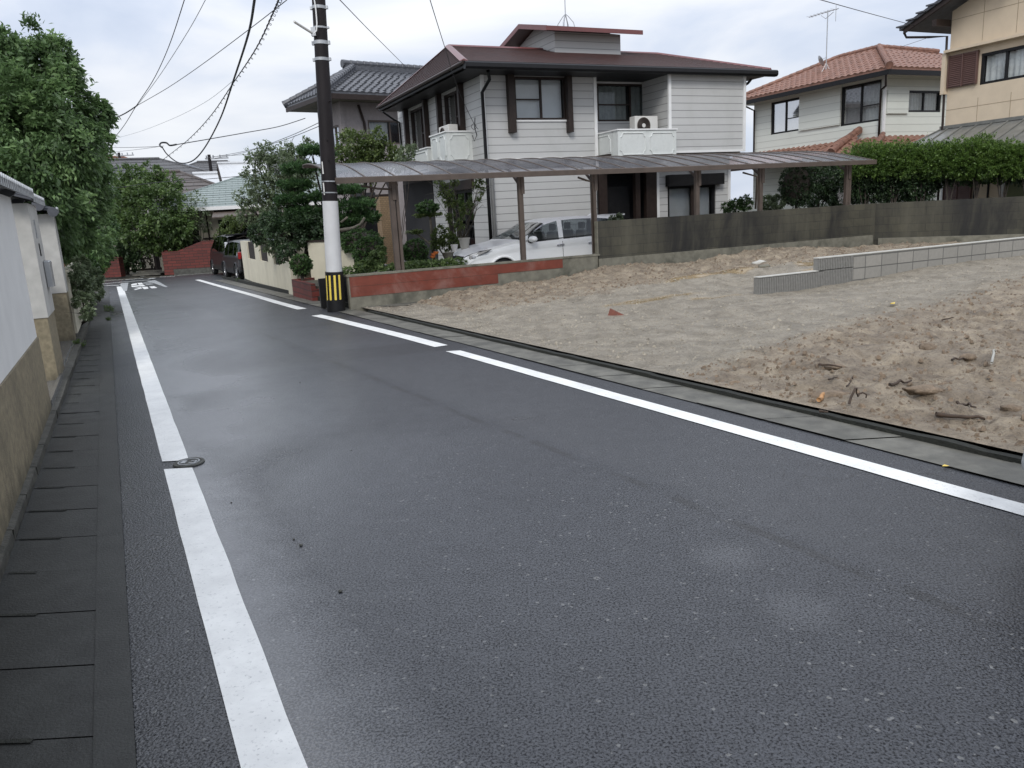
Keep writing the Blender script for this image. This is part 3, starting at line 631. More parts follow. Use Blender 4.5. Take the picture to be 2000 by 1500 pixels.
stick(1840, 628, 1862, 623, .010, 'twig', 'thin twig near the gravel border')
def sheet(name, pix, m, label, cat, z=.02, th=.006):
    pts = [lotpix(*q) for q in pix]; mb = MB(); mb.prism([(p.x, p.y, p.z+z+i*.012) for i, p in enumerate(pts)], (0, 0, th)); tag(mb.build(name, m), label, cat)
p = lotpix(1186, 617); q = lotpix(1222, 616)
mb = MB(); mb.prism([(p.x, p.y, p.z-.02), (q.x, q.y, q.z-.01), (p.x+.05, p.y+.05, p.z+.10)], (.01, .02, 0)); tag(mb.build('rusty_plate', 'rust'), 'rusty triangular steel plate sticking up from the grey gravel', 'metal plate')
sheet('fallen_leaf', [(1738, 597), (1748, 595), (1747, 600), (1739, 601)], 'flower_y', 'yellow leaf on the grey gravel', 'leaf')
p = Pg(1846, 915); mb = MB(); mb.add([(p.x-.02, p.y, .016), (p.x, p.y-.015, .02), (p.x+.025, p.y, .016), (p.x, p.y+.015, .022)], [(0, 1, 2, 3)]); tag(mb.build('fallen_leaf', 'flower_y'), 'yellow leaf on the right gutter slab', 'leaf')
# lot boundary: low red wall, tall stained block wall and its return
t = thing('red_garden_wall', 'low concrete wall painted rust red with bare grey base', 'wall', W0, RZ)
def patchwall(t, x0, x1, z0, z1, name, m, y0=-.0, y1=.15, mi=None):
    mb = MB(); mb.box(x0, x1, y0, y1, z0, z1); return mb.build(name, m, t)
patchwall(t, 0, 5.5, -.3, .62, 'concrete_wall', 'conc', .003, .147); patchwall(t, -.02, 5.55, .62, .655, 'coping', 'conc', -.012, .16)
patchwall(t, .03, 4.62, .43, .612, 'painted_band', 'red_wall', -.006, .002); patchwall(t, .03, 3.1, .235, .425, 'painted_band', 'red_wall', -.004, .002)
t = thing('block_wall', 'tall mossy concrete block wall behind the red wall, holding up the carport side', 'wall', W0+U*5.52, RZ)
patchwall(t, 0, 8.5, -.2, 1.35, 'block_courses', 'blockwall'); patchwall(t, -.01, 8.3, -.2, .55, 'footing', 'conc', -.03, -.003)
patchwall(t, -.02, 0, .65, 1.35, 'end_face', 'conc', 0, .15)
rz2 = math.atan2(w2d.y, w2d.x); t = thing('block_wall', 'stained block wall turning towards the right edge below the hedge', 'wall', C2, rz2)
patchwall(t, -.02, 7.5, -.2, 1.347, 'block_courses', 'blockwall', .003, .153); patchwall(t, .1, 7.5, -.2, .46, 'footing', 'conc', -.10, -.003)
# new low wall of grey blocks
nw = NW0; a0 = U*1.0
t = thing('new_block_wall', 'new low wall of pale grey blocks stepping up across the lot', 'wall', (nw.x, nw.y, 0), RZ)
s1 = V(1600, 505, nw, U); s2 = V(1668, 500, nw, U); zt = s1[1]; zl = V(1490, 542, nw, U)[1]; x1 = s1[0]; x2 = s2[0]
mb = MB(); mb.box(x2, x2+9, 0, .12, -.1, zt-.012); mb.build('plain_blocks', 'newblock', t)
mb = MB()
def ribs(a, b, z0, z1, y=-.0):
    mb.box(a, b, y+.012, .12, z0, z1-.008); n = int((b-a)/.036)
    for i in range(n):
        x = a+(i+.15)*(b-a)/n; mb.box(x, x+.024, y, y+.012, z0, z1-.012)
ribs(0, x1+.12, -.1, zl); ribs(x1+.123, x2-.003, -.1, zt-.2); ribs(x1, x2-.003, zt-.195, zt); ribs(x1+.0, x1+.12, zl+.002, zt-.198)
mb.build('ribbed_blocks', 'rib', t)
mb = MB(); mb.box(-.005, x1, -.004, .125, zl, zl+.012); mb.box(x1-.005, x2+9, -.004, .125, zt-.004, zt+.012); mb.build('block_top', 'cap', t)
# ------------------------------------------------------------------ building helpers
def wall(mb, a0, a1, z0, z1, b, ops=(), rev=.12, mi=0):
    """wall plane (a, depth b, z) with rectangular openings and their reveals"""
    A = sorted({a0, a1, *[x for o in ops for x in o[:2] if a0 < x < a1]}); Z = sorted({z0, z1, *[x for o in ops for x in o[2:4] if z0 < x < z1]})
    for i in range(len(A)-1):
        for j in range(len(Z)-1):
            cx, cz = (A[i]+A[i+1])/2, (Z[j]+Z[j+1])/2
            if any(o[0] < cx < o[1] and o[2] < cz < o[3] for o in ops): continue
            mb.add([(A[i], b, Z[j]), (A[i+1], b, Z[j]), (A[i+1], b, Z[j+1]), (A[i], b, Z[j+1])], [(0, 1, 2, 3)], mi)
    for o in ops:
        x0, x1, y0, y1 = o[:4]
        mb.add([(x0, b, y0), (x1, b, y0), (x1, b, y1), (x0, b, y1), (x0, b+rev, y0), (x1, b+rev, y0), (x1, b+rev, y1), (x0, b+rev, y1)],
               [(0, 1, 5, 4), (1, 2, 6, 5), (2, 3, 7, 6), (3, 0, 4, 7)], mi)
def window(par, T, a0, a1, z0, z1, b, frame='brown', fw=.05, split=(.5,), curt='curtain', cover=((0, 1),), rail=(), glassm='glass', name='window', label=None, curt_z0=0.):
    """sliding window set in an opening: frame (parent) with pane and curtain; a dark room behind"""
    mb = MB(T); w = a1-a0
    mb.box(a0, a1, b-.03, b+.06, z0, z0+fw); mb.box(a0, a1, b-.03, b+.06, z1-fw, z1); mb.box(a0, a0+fw, b-.028, b+.058, z0+fw, z1-fw); mb.box(a1-fw, a1, b-.028, b+.058, z0+fw, z1-fw)
    for s in split: mb.box(a0+w*s-fw*.45, a0+w*s+fw*.45, b-.01, b+.055, z0+fw, z1-fw)
    for (s0, s1, zz) in rail: mb.box(a0+w*s0+fw*.5, a0+w*s1-fw*.5, b, b+.05, z0+(z1-z0)*zz-.018, z0+(z1-z0)*zz+.018)
    f = mb.build(name, frame, par)
    if label: f['label'] = label
    mb = MB(T); mb.add([(a0+fw, b+.03, z0+fw), (a1-fw, b+.03, z0+fw), (a1-fw, b+.03, z1-fw), (a0+fw, b+.03, z1-fw)], [(0, 1, 2, 3)]); mb.build('pane', glassm, f)
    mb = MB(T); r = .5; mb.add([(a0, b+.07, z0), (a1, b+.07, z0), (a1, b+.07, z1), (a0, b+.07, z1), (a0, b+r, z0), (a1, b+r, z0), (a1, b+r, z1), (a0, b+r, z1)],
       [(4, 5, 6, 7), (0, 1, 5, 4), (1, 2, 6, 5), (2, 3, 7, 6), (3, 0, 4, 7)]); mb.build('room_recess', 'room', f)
    if curt:
        for c0, c1 in cover:
            mb = MB(T); n = max(6, int(w*(c1-c0)/.035)); vs = []; ph = random.uniform(0, 6)
            for i in range(n+1):
                x = a0+fw+(w-2*fw)*(c0+(c1-c0)*i/n); d = b+.13+(.022*math.sin(i*1.25+ph)+.012*math.sin(i*.47+ph) if curt == 'curtain' else 0)
                vs += [(x, d, z0+fw+(z1-z0)*curt_z0), (x, d+.01, z1-fw)]
            mb.add(vs, [(2*i, 2*i+2, 2*i+3, 2*i+1) for i in range(n)]); mb.build('curtain', curt, f, smooth=True)
    return f
def pipe(par, pts, r, m, name='downpipe', brackets=()):
    mb = MB(); mb.tube(pts, r, 10); return mb.build(name, m, par, smooth=True)
def ac_unit(label, loc, rz, group='air conditioner outdoor units'):
    t = thing('air_conditioner', label, 'air conditioner', loc, rz, group)
    mb = MB(); mb.bev(-.39, .39, -.14, .14, .03, .56, .012); mb.box(-.33, -.27, -.13, .13, 0, .03); mb.box(.27, .33, -.13, .13, 0, .03); mb.build('casing', 'white_pl', t, auto=True)
    T = Matrix.Translation((-.10, -.142, .30)) @ Matrix.Rotation(R(90), 4, 'X'); mb = MB(T); mb.lathe([(.215, 0), (.225, .012), (.205, .016), (.20, .004)], n=28)
    for r in (.17, .14, .11, .08): mb.lathe([(r, .008), (r+.006, .014), (r+.012, .008)], n=24)
    mb.build('fan_grille', 'bronze', t)
    mb = MB(T); mb.lathe([(0, .002), (.20, .002)], n=24); mb.build('fan_opening', 'black', t); mb = MB(T); mb.lathe([(0, .02), (.055, .02), (.06, .008)], n=20); mb.build('hub', 'white_pl', t)
    mb = MB(); mb.box(.26, .395, -.10, .10, .08, .34); mb.build('service_cover', 'white_pl', t); return t
def tile_roof(mb, a, b, c, d, tw=.27, tl=.30, amp=.045, step=.025, mi=0):
    """courses of curved clay tiles over the sloping quad a-b (eave) c-d (ridge side, d above a)"""
    a, b, c, d = map(Vector, (a, b, c, d)); e = (b-a); Lx = e.length; ex = e/Lx; up = (d-a)-ex*((d-a).dot(ex)); Ly = up.length; ey = up/Ly; nz = ex.cross(ey)
    if nz.z < 0: nz = -nz
    nr = max(1, round(Ly/tl)); 
    def span(v):
        p = a+(d-a)*v; q = b+(c-b)*v; return (p-a).dot(ex), (q-a).dot(ex)
    for r in range(nr):
        v0, v1 = r/nr, (r+1)/nr; l0, r0 = span(v0); l1, r1 = span(v1); n = max(1, round((r0-l0)/tw)); k = n*4; vs = []
        for i in range(k+1):
            for vv, hh in ((v0, step), (v1+.25/nr, 0.)):
                x0 = l0+(r0-l0)*i/k; lo, hi = (l0, r0) if vv == v0 else (l1, r1); x = min(max(x0, lo), hi)
                h = amp*(.5+.5*math.cos(2*math.pi*i/4+.6))**1.5+hh+.012; vs.append(a+ex*x+ey*(Ly*min(vv, 1.02))+nz*h)
            x = l0+(r0-l0)*i/k; vs.append(a+ex*x+ey*(Ly*v0)+nz*(-.005))
        mb.add(vs, [(3*i, 3*i+3, 3*i+4, 3*i+1) for i in range(k)]+[(3*i+2, 3*i+5, 3*i+3, 3*i) for i in range(k)], mi)
def ridge(mb, p, q, r=.10, h=.10, seg=.30, mi=0, cap=True):
    """ridge of round cover tiles on a stacked base"""
    p, q = Vector(p), Vector(q); d = (q-p); L_ = d.length; d /= L_; s = Vector((d.y, -d.x, 0)).normalized(); up = s.cross(d)
    if up.z < 0: up = -up
    mb.prism([p+s*r*.8, p+s*r*.8+up*h, p-s*r*.8+up*h, p-s*r*.8], q-p, mi); n = max(1, round(L_/seg)); 
    for i in range(n):
        a = p+d*(L_*i/n)+up*h; b = p+d*(L_*(i+1.08)/n)+up*h; mb.tube([a, a+d*.02, b-d*.02, b], [r*.95, r*1.08, r*.92, r*.9], 10, True, mi)
    if cap: mb.tube([p-d*.05+up*h*.9, p+d*.03+up*h*.9], r*1.25, 12, True, mi)
def quad(mb, *p, mi=0): mb.add([tuple(q) for q in p], [tuple(range(len(p)))], mi)
def slab(mb, pts, th, mi=0): mb.prism([Vector(p) for p in pts], (0, 0, -th), mi)

# ------------------------------------------------------------------ main white house
h1 = thing('white_house', 'two storey house in pale grey lapped siding with maroon hipped roof behind the carport', 'house', W0, RZ)
hv = lambda px, py, n: V(px, py, W0+NN*n, U)
sv = lambda px, py, s: V(px, py, W0+U*s, NN)
SX, FY = 5.15, 5.0                                  # left wall plane, front wall plane
zb = 3.02; zt_ = 5.3
BX0 = hv(1306, 200, 4.3)[0]; BX1 = hv(1454, 200, 4.3)[0]; RX0 = hv(1163, 240, 5.)[0]; RX1 = hv(1280, 240, 5.6)[0]; GX1 = hv(1424, 380, 5.0)[0]
# upper front wall, left block
w1 = (hv(1006, 200, 5.0)[0], hv(1106, 200, 5.0)[0], hv(1050, 234, 5.0)[1], 5.16)
mb = MB(FRONT()); wall(mb, SX, RX0, zb, zt_, FY, [w1])
wall(mb, RX0, BX0+.02, 2.7, zt_, 5.6, [(hv(1168, 240, 5.6)[0], RX1-.02, hv(1200, 237, 5.6)[1], 5.12)])
wall(mb, BX0, BX1, zb+.05, zt_, 4.3)
mb.add([(BX0, 4.3, zb+.05), (BX0, 5.6, zb+.05), (BX0, 5.6, zt_), (BX0, 4.3, zt_)], [(0, 1, 2, 3)])
mb.add([(RX0, FY, 2.7), (RX0, 5.6, 2.7), (RX0, 5.6, zt_), (RX0, FY, zt_)], [(0, 1, 2, 3)])
mb.add([(BX1, 4.3, zb+.05), (BX1, 11.4, zb+.05), (BX1, 11.4, zt_), (BX1, 4.3, zt_)], [(0, 1, 2, 3)])
# side wall (facing the road)
side_w = [(sv(906, 240, SX)[0], sv(866, 240, SX)[0], 3.95, 5.1), (sv(836, 240, SX)[0], sv(799, 240, SX)[0], 3.75, 5.1)]
SB = sv(778, 240, SX)[0]
mbs = MB(SIDE()); wall(mbs, FY, SB, zb, zt_, SX, side_w)
gs = [(sv(925, 420, SX)[0], sv(872, 420, SX)[0], .15, 2.35)]
PB = sv(850, 420, SX)[0]; wall(mbs, FY, PB, 0, 2.78, SX, gs); mb.v += mbs.v; o0 = len(mb.v)-len(mbs.v); mb.f += [tuple(i+o0 for i in f) for f in mbs.f]; mb.m += mbs.m
# ground floor front
gw = (hv(1304, 380, 5.0)[0], hv(1398, 380, 5.0)[0]); EX0 = hv(1166, 400, 5.0)[0]; EX1 = hv(1283, 400, 5.0)[0]
wall(mb, SX, EX0, 0, 2.78, FY); wall(mb, EX1, GX1, 0, 2.78, FY, [(gw[0], gw[1], .45, 2.15)])
mb.add([(GX1, FY, 0), (GX1, 11, 0), (GX1, 11, 2.78), (GX1, FY, 2.78)], [(0, 1, 2, 3)]); mb.box(SX+.1, BX1-.1, SB-.2, SB, 0, zt_)
mb.build('siding_wall', 'siding', h1)
mb = MB(); mb.box(SX-.01, RX0+.3, FY-.02, FY+.1, 2.78, zb-.02); mb.box(SX-.02, SX+.1, FY-.02, SB, 2.785, zb-.02); mb.box(EX0, BX1-.1, 4.35, 5.2, 2.95, zb+.045); mb.box(EX0, GX1, FY-.01, FY+.1, 2.7, 2.95); mb.build('floor_band', 'brown', h1)
for x, y, z0, z1 in ((SX-.035, FY-.035, zb-.02, zt_), (BX0-.02, 4.265, zb+.03, zt_), (BX1-.06, 4.265, zb+.03, zt_), (SX-.035, FY-.035, 0, 2.78), (GX1-.06, FY-.035, 0, 2.7), (RX0-.04, FY-.03, 2.75, zt_), (EX1-.01, FY-.03, 0, 2.7)): mb = MB(); mb.box(x, x+.09, y, y+.06, z0, z1); mb.build('corner_trim', 'trim', h1)
mb = MB()
mb.box(SX, RX0, FY-.03, FY, zb-.025, zb+.03); mb.build('edge_trim', 'trim', h1); mb = MB(); mb.box(BX0, BX1, 4.27, 4.3, zb+.02, zb+.08); mb.build('edge_trim', 'trim', h1); mb = MB(); mb.box(w1[0]-.02, w1[1]+.02, FY-.035, FY+.02, w1[2]-.05, w1[2]-.005); mb.build('window_sill', 'trim', h1); mb = MB(); mb.box(SX-.03, SX, FY, SB, zb-.025, zb+.02); mb.build('edge_trim', 'trim', h1)
for q in side_w: mb = MB(); mb.box(SX-.03, SX, q[0]-.07, q[0]-.02, q[2]-.5, zt_); mb.build('edge_trim', 'trim', h1)
# recess lining and entrance
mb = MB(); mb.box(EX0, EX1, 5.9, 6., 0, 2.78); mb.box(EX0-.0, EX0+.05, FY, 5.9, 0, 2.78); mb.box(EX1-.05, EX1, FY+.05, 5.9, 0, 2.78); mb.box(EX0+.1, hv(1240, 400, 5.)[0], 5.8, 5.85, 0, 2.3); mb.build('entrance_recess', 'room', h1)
for a, b in ((1170, 1186), (1241, 1250), (1262, 1282)):
    mb = MB(); mb.box(hv(a, 400, 5.)[0], hv(b, 400, 5.)[0], FY-.03, FY+.12, 0, 2.7); mb.build('entrance_post', 'brown', h1)
mb = MB(); mb.box(hv(1190, 400, 5.)[0], hv(1239, 400, 5.)[0], FY+.25, FY+.30, 0, 2.2); d = mb.build('entrance_door', 'black', h1)
mb = MB(); mb.box(hv(1233, 400, 5.)[0], hv(1236, 400, 5.)[0], FY+.20, FY+.25, .9, 1.2); mb.build('handle', 'steel', d)
# windows of the front
mb = MB()
f = window(h1, FRONT(), *w1, FY+.06, 'brown', .055, (.52,), 'blind_l', ((0, 1),), ((0, .52, .48),), label='bedroom window flanked by two dark posts')
for px0, px1, pyb in ((994, 1006, 259), (1109, 1118, 258)):
    mb = MB(); a = hv(px0, 200, 4.86)[0]; b = hv(px1, 200, 4.86)[0]; mb.box(a, b, 4.83, FY, hv(px0, pyb, 4.86)[1], 5.2); mb.build('shutter_post', 'brown', h1)
window(h1, FRONT(), hv(1168, 240, 5.6)[0], RX1-.02, hv(1200, 237, 5.6)[1], 5.12, 5.64, 'brown', .05, (.58,), 'curtain', ((0, .55), (.6, .95)), ((0, .58, .45),), 'glass_dark')
f = window(h1, FRONT(), gw[0], gw[1], .45, 2.15, FY+.07, 'black', .09, (.52,), 'blind_l', ((0, 1),), (), label='frosted ground floor window under a black shutter box')
mb = MB(); mb.bev(gw[0]-.08, gw[1]+.18, FY-.20, FY, 2.13, 2.46, .01); mb.build('shutter_box', 'black', h1)
mb = MB(); c_ = (gw[0]+gw[1])/2; mb.box(c_-.05, c_+.2, FY-.03, FY+.02, .45, 2.12); mb.build('shutter_post', 'brown', h1)
# side windows, deep dark reveals
for q in side_w:
    window(h1, SIDE(), q[0], q[1], q[2], q[3], SX+.10, 'brown', .06, (.5,), 'blind', ((.45, 1),), ((.0, .5, .4),))
    mb = MB(SIDE()); mb.box(q[0]-.13, q[0], SX-.16, SX+.0, q[2]-.35, 5.18); mb.build('shutter_post', 'brown', h1); mb = MB(SIDE()); mb.box(q[1], q[1]+.13, SX-.16, SX, q[2]-.35, 5.18); mb.build('shutter_post', 'brown', h1)
window(h1, SIDE(), gs[0][0], gs[0][1], .15, 2.35, SX+.08, 'black', .09, (.35, .7), None, (), (), 'glass_dark')
mb = MB(SIDE()); mb.box(gs[0][0]-.2, gs[0][1]+.2, SX-.10, SX, 2.35, 2.6); mb.build('lintel', 'brown', h1)
# balconies
def balcony(T, a0, a1, b0, b1, z0, z1, npan, side_pan=True):
    mb = MB(T); t = .06
    mb.box(a0, a1, b0, b0+t, z0, z1); mb.box(a0, a0+t, b0+t, b1, z0, z1); mb.box(a1-t, a1, b0+t, b1, z0, z1); mb.box(a0+t, a1-t, b0+t, b1, z0+.05, z0+.1)
    o = mb.build('balcony', 'white_paint', h1)
    mb = MB(T); mb.box(a0-.03, a1+.03, b0-.03, b0+t+.02, z1, z1+.035); mb.box(a0-.03, a0+t+.02, b0+t+.02, b1, z1, z1+.035); mb.box(a1-t-.02, a1+.03, b0+t+.02, b1, z1, z1+.035); mb.build('handrail', 'trim', o)
    mb = MB(T)
    def frame(p, q, fix):       # octagonal moulded panel outline
        w = q-p; c = .09; zz0, zz1 = z0+.09, z1-.08; P8 = [(p+c, zz0), (q-c, zz0), (q-c*.5, zz0+c), (q, zz0+c*1.2), (q, zz1-c*1.2), (q-c*.5, zz1-c), (q-c, zz1), (p+c, zz1), (p+c*.5, zz1-c), (p, zz1-c*1.2), (p, zz0+c*1.2), (p+c*.5, zz0+c)]
        pts = [fix(*s) for s in P8]; mb.tube(pts+[pts[0]], .016, 5, False)
    w = (a1-a0)/npan
    for i in range(npan): frame(a0+i*w+.07, a0+(i+1)*w-.07, lambda a, z: (a, b0-.004, z))
    if b1-b0 > .5: frame(b0+.1, b1-.1, lambda a, z: (a0-.004, a, z)); 
    mb.build('moulding', 'white_paint', o); return o
bz0, bz1 = hv(1250, 308, 4.)[1], hv(1250, 254, 4.)[1]
balcony(FRONT(), hv(1207, 280, 4.0)[0], hv(1321, 280, 4.0)[0], 4.0, 4.27, bz0, bz1, 2)
o = balcony(FRONT(), hv(1207, 280, 4.0)[0], BX0-.02, 4.285, 5.55, bz0+.005, bz1-.002, 2)
o.hide_render = False
b2a, b2b = sv(921, 290, SX-.75)[0], sv(842, 290, SX-.75)[0]
balcony(SIDE(), FY+.9, b2b, SX-.75, SX, 3.05, 3.85, 2); balcony(SIDE(), sv(838, 300, SX-.6)[0]+.1, SB+.1, SX-.6, SX, 2.95, 3.62, 2)
# roof
EXA, EXB, EY0, EY1, EZ = 4.35, 14.15, 4.15, 12.0, 5.34
RA, RB, RY, RZh = 5.5, 12.9, 8.1, 6.50
A_, B_, C_, D_ = Vector((EXA, EY0, EZ)), Vector((EXB, EY0, EZ)), Vector((EXB, EY1, EZ)), Vector((EXA, EY1, EZ)); P1, P2 = Vector((RA, RY, RZh)), Vector((RB, RY, RZh))
mb = MB()
def courses(mb, a, b, c, d, n, th=.018):
    """lapped roof courses from the eave a-b up to d-c"""
    a, b, c, d = map(Vector, (a, b, c, d)); nz = (b-a).cross(d-a).normalized(); nz = nz if nz.z > 0 else -nz
    for i in range(n):
        v0, v1 = i/n, (i+1)/n; p, q, r_, s_ = a.lerp(d, v0), b.lerp(c, v0), b.lerp(c, v1), a.lerp(d, v1)
        mb.add([p+nz*th, q+nz*th, r_+nz*.002, s_+nz*.002, p, q], [(0, 1, 2, 3), (4, 5, 1, 0)])
courses(mb, A_, B_, P2, P1, 17); courses(mb, D_, A_, P1, P1, 15, .03); courses(mb, B_, C_, P2, P2, 15); courses(mb, C_, D_, P1, P2, 12)
mb.mi = 0; rf = mb.build('roof', 'slate_r', h1)
mb = MB()
for p, q in ((A_, P1), (D_, P1), (B_, P2), (C_, P2), (P1, P2)):
    d = (q-p).normalized(); s = Vector((d.y, -d.x, 0)).normalized()*(.11 if p in (A_,) else .06); mb.prism([p+s, p+Vector((0, 0, .055)), p-s], (q-p))
mb.build('ridge_cap', 'slate_edge', rf)
mb = MB(); mb.add([(EXA+.1, EY0+.1, EZ-.17), (EXB-.1, EY0+.1, EZ-.17), (EXB-.1, EY1-.1, EZ-.17), (EXA+.1, EY1-.1, EZ-.17)], [(0, 1, 2, 3)])
mb.box(EXA+.02, EXB-.1, EY0, EY0+.06, EZ-.17, EZ-.01); mb.box(EXA, EXA+.06, EY0+.06, EY1, EZ-.14, EZ-.01); mb.box(EXA+.06, EXB-.1, EY1-.06, EY1, EZ-.14, EZ-.01); mb.box(EXB-.16, EXB-.1, EY0+.06, EY1-.06, EZ-.14, EZ-.01); mb.build('eaves_board', 'black', h1)
mb = MB(); n = 9
for x0, x1_, y in ((EXA-.03, EXB+.14, EY0-.12),):
    prof = [(y+.11-.0, EZ-.02), (y, EZ-.02), (y-.045, EZ-.06), (y-.05, EZ-.15), (y, EZ-.20), (y+.11, EZ-.20)]
    mb.prism([(x0, a, z) for a, z in prof], (x1_-x0, 0, 0))
mb.build('gutter', 'black', h1)
mb = MB(); mb.tube([(EXA-.05, EY0-.05, EZ-.04), (EXA-.05, EY1, EZ-.04)], .045, 8); mb.build('gutter', 'brown', h1)
pipe(h1, [(hv(958, 142, 4.2)[0], 4.35, 5.15), (hv(956, 150, 4.5)[0], 4.5, 4.98), (SX-.06, 4.86, 4.72), (SX-.06, 4.86, 2.8), (SX-.06, 4.86, 0)], .045, 'black')
pipe(h1, [(SX+.10, 4.92, 2.7), (SX+.10, 4.92, 0)], .05, 'trim'); pipe(h1, [(BX1+.25, 4.3, 5.1), (BX1+.22, 4.4, 5.0), (BX1+.04, 4.55, 4.88)], .04, 'black')
pipe(h1, [(4.5, SB-.4, 5.2), (4.9, SB-.3, 4.95), (SX-.05, SB-.3, 4.85), (SX-.05, SB-.3, 2.9)], .035, 'black')
# lantern on the ridge
mb = MB(); cx0, cx1, cy0, cy1 = 8.62, 10.95, 7.3, 9.9
mb.box(cx0, cx1, cy0, cy1, 6.0, 6.86); mb.prism([(cx0, cy0, 6.86), (cx0, cy1, 6.86), (cx0, 8.6, 7.2)], (cx1-cx0, 0, 0)); lt = mb.build('roof_lantern', 'siding', h1)
mb = MB(); x0, x1_ = 8.1, 11.45
mb.prism([(x0, 6.82, 6.80), (x0, 8.6, 7.22), (x0, 8.6, 7.31), (x0, 6.82, 6.89)], (x1_-x0, 0, 0)); mb.prism([(x0, 8.603, 7.22), (x0, 10.4, 6.80), (x0, 10.4, 6.89), (x0, 8.603, 7.31)], (x1_-x0, 0, 0)); mb.build('lantern_roof', 'slate_r', lt)
mb = MB(); mb.prism([(x0-.03, 6.79, 6.76), (x0-.03, 8.6, 7.19), (x0-.03, 8.6, 7.33), (x0-.03, 6.79, 6.90)], (.028, 0, 0)); mb.prism([(x0-.03, 8.603, 7.19), (x0-.03, 10.45, 6.76), (x0-.03, 10.45, 6.90), (x0-.03, 8.603, 7.33)], (.028, 0, 0)); mb.box(x0, x1_, 6.79, 6.817, 6.77, 6.895); mb.build('verge_board', 'slate_edge', lt)
# aerial on the lantern
ax = 9.75; mb = MB(); ay = 8.6
for dx, dy in ((-.22, -.22), (.22, -.22), (-.22, .22), (.22, .22), (-.07, 0), (.07, .0)):
    mb.tube([(ax+dx, ay+dy, 7.2), (ax+dx*.85, ay+dy*.8, 7.42), (ax+dx*.3, ay+dy*.3, 7.62), (ax, ay, 7.7)], .012, 5)
mb.tube([(ax, ay, 7.6), (ax, ay, 9.4)], .016, 6); mb.tube([(ax-.5, ay, 9.3), (ax+.5, ay, 9.3)], .01, 5)
for k in range(6): mb.tube([(ax-.45+k*.18, ay-.2, 9.3), (ax-.45+k*.18, ay+.2, 9.3)], .006, 4)
mb.build('aerial', 'steel', h1)
mb = MB(); p = Vector((SX-.12, FY+.3, 3.9))
mb.tube([(p.x, p.y, p.z+.25), (p.x-.03, p.y, p.z), (p.x+.02, p.y, p.z-.2), (p.x-.06, p.y, p.z-.35), (p.x-.1, p.y+.02, p.z-.2)], .014, 6)
mb.tube([(p.x-.05+.07*math.cos(a*.6), p.y, p.z+.02+.07*math.sin(a*.6)) for a in range(11)], .008, 5); mb.build('service_cable', 'cable', h1)
Wd = lambda x, y, z: tuple(WM[h1.name] @ Vector((x, y, z)))
ac_unit('white outdoor air conditioner with a grey fan on the right front balcony', Wd(hv(1258, 240, 4.7)[0]+.02, 4.75, bz0+.62), RZ)
ac_unit('white outdoor air conditioner on the nearer side balcony', Wd(SX-.35, FY+1.75, 3.55), RZ-R(90))
ac_unit('white outdoor air conditioner on the farther side balcony, left of the first', Wd(SX-.3, SB-.9, 3.35), RZ-R(90))
# support ledges of those units belong to the house
mb = MB(); mb.box(SX-.69, SX, FY+.97, FY+2.3, 3.5, 3.548); mb.box(SX-.54, SX, SB-1.5, SB, 3.3, 3.348); mb.box(hv(1207, 280, 4.)[0]+.07, BX0-.1, 4.4, 5.5, bz0+.56, bz0+.618); mb.build('unit_shelf', 'steel', h1)
# porch: tan brick pillar, beam and near-black panels behind
ppx = P(768, 515, 0); pp = WM[h1.name].inverted() @ ppx
mb = MB(); mb.box(pp.x-.30, pp.x+.28, pp.y, pp.y+.6, 0, 2.45); mb.build('porch_pillar', 'brick_t', h1)
mb = MB(); mb.box(pp.x-.3, SX, pp.y+1.6, pp.y+1.72, 2.2, 2.5); mb.box(pp.x-.3, SX, pp.y+.2, pp.y+1.59, 2.46, 2.54); mb.build('porch_beam', 'brown', h1)
mb = MB(); mb.box(pp.x-.6, SX, pp.y+2.6, pp.y+2.7, 0, 2.7); mb.box(pp.x-.7, pp.x-.6, pp.y+1.2, pp.y+2.7, 0, 2.7); mb.build('porch_back', 'room', h1)
pipe(h1, [(pp.x+1.15, pp.y+1.5, 2.3), (pp.x+1.15, pp.y+1.5, 0)], .05, 'bronze', 'porch_post'); pipe(h1, [(pp.x+2.0, pp.y+1.5, 2.3), (pp.x+2.0, pp.y+1.5, 1.2)], .05, 'bronze', 'downpipe')
mb = MB()
for k in range(14): mb.box(pp.x+1.3+k*.11, pp.x+1.36+k*.11, pp.y+2.2, pp.y+2.24, .1, 1.5)
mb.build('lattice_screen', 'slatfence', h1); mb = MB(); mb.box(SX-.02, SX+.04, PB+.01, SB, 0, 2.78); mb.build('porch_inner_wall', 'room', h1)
mb = MB(); mb.box(pp.x+.42, pp.x+.55, pp.y+2.3, pp.y+2.35, 1.2, 1.75); mb.box(pp.x+.55, pp.x+.9, pp.y+2.3, pp.y+2.33, 1.45, 1.47); mb.build('small_window', 'blind', h1)

# ------------------------------------------------------------------ carport
cp = thing('carport', 'long brown carport with curved smoked roof panels over the white car', 'carport', W0+NN*.22, RZ)
def cpx(px, py, n=0.): return V(px, py, W0+NN*(.22+n), U)[0]
L0, L1 = -.05, 13.75; CW = 2.75; zf = lambda y: 2.42+.52*math.sin(math.pi/2*min(1, y/CW))**.9 if y > 0 else 2.42
prof = [(y, 2.42+.46*math.sin(R(90)*min(1, (y+.25)/3.0))) for y in [-.25+.25*i for i in range(13)]]
mb = MB(); vs = []
for y, z in prof: vs += [(L0, y, z), (L1, y, z)]
nb = 24
for i in range(nb):
    x0 = L0+(L1-L0)*i/nb+.012; x1_ = L0+(L1-L0)*(i+1)/nb-.012
    vs = []; [vs.extend([(x0, y, z), (x1_, y, z)]) for y, z in prof]; mb.add(vs, [(2*k, 2*k+1, 2*k+3, 2*k+2) for k in range(len(prof)-1)])
mb.build('roof_panels', 'poly', cp, smooth=True)
mb = MB()
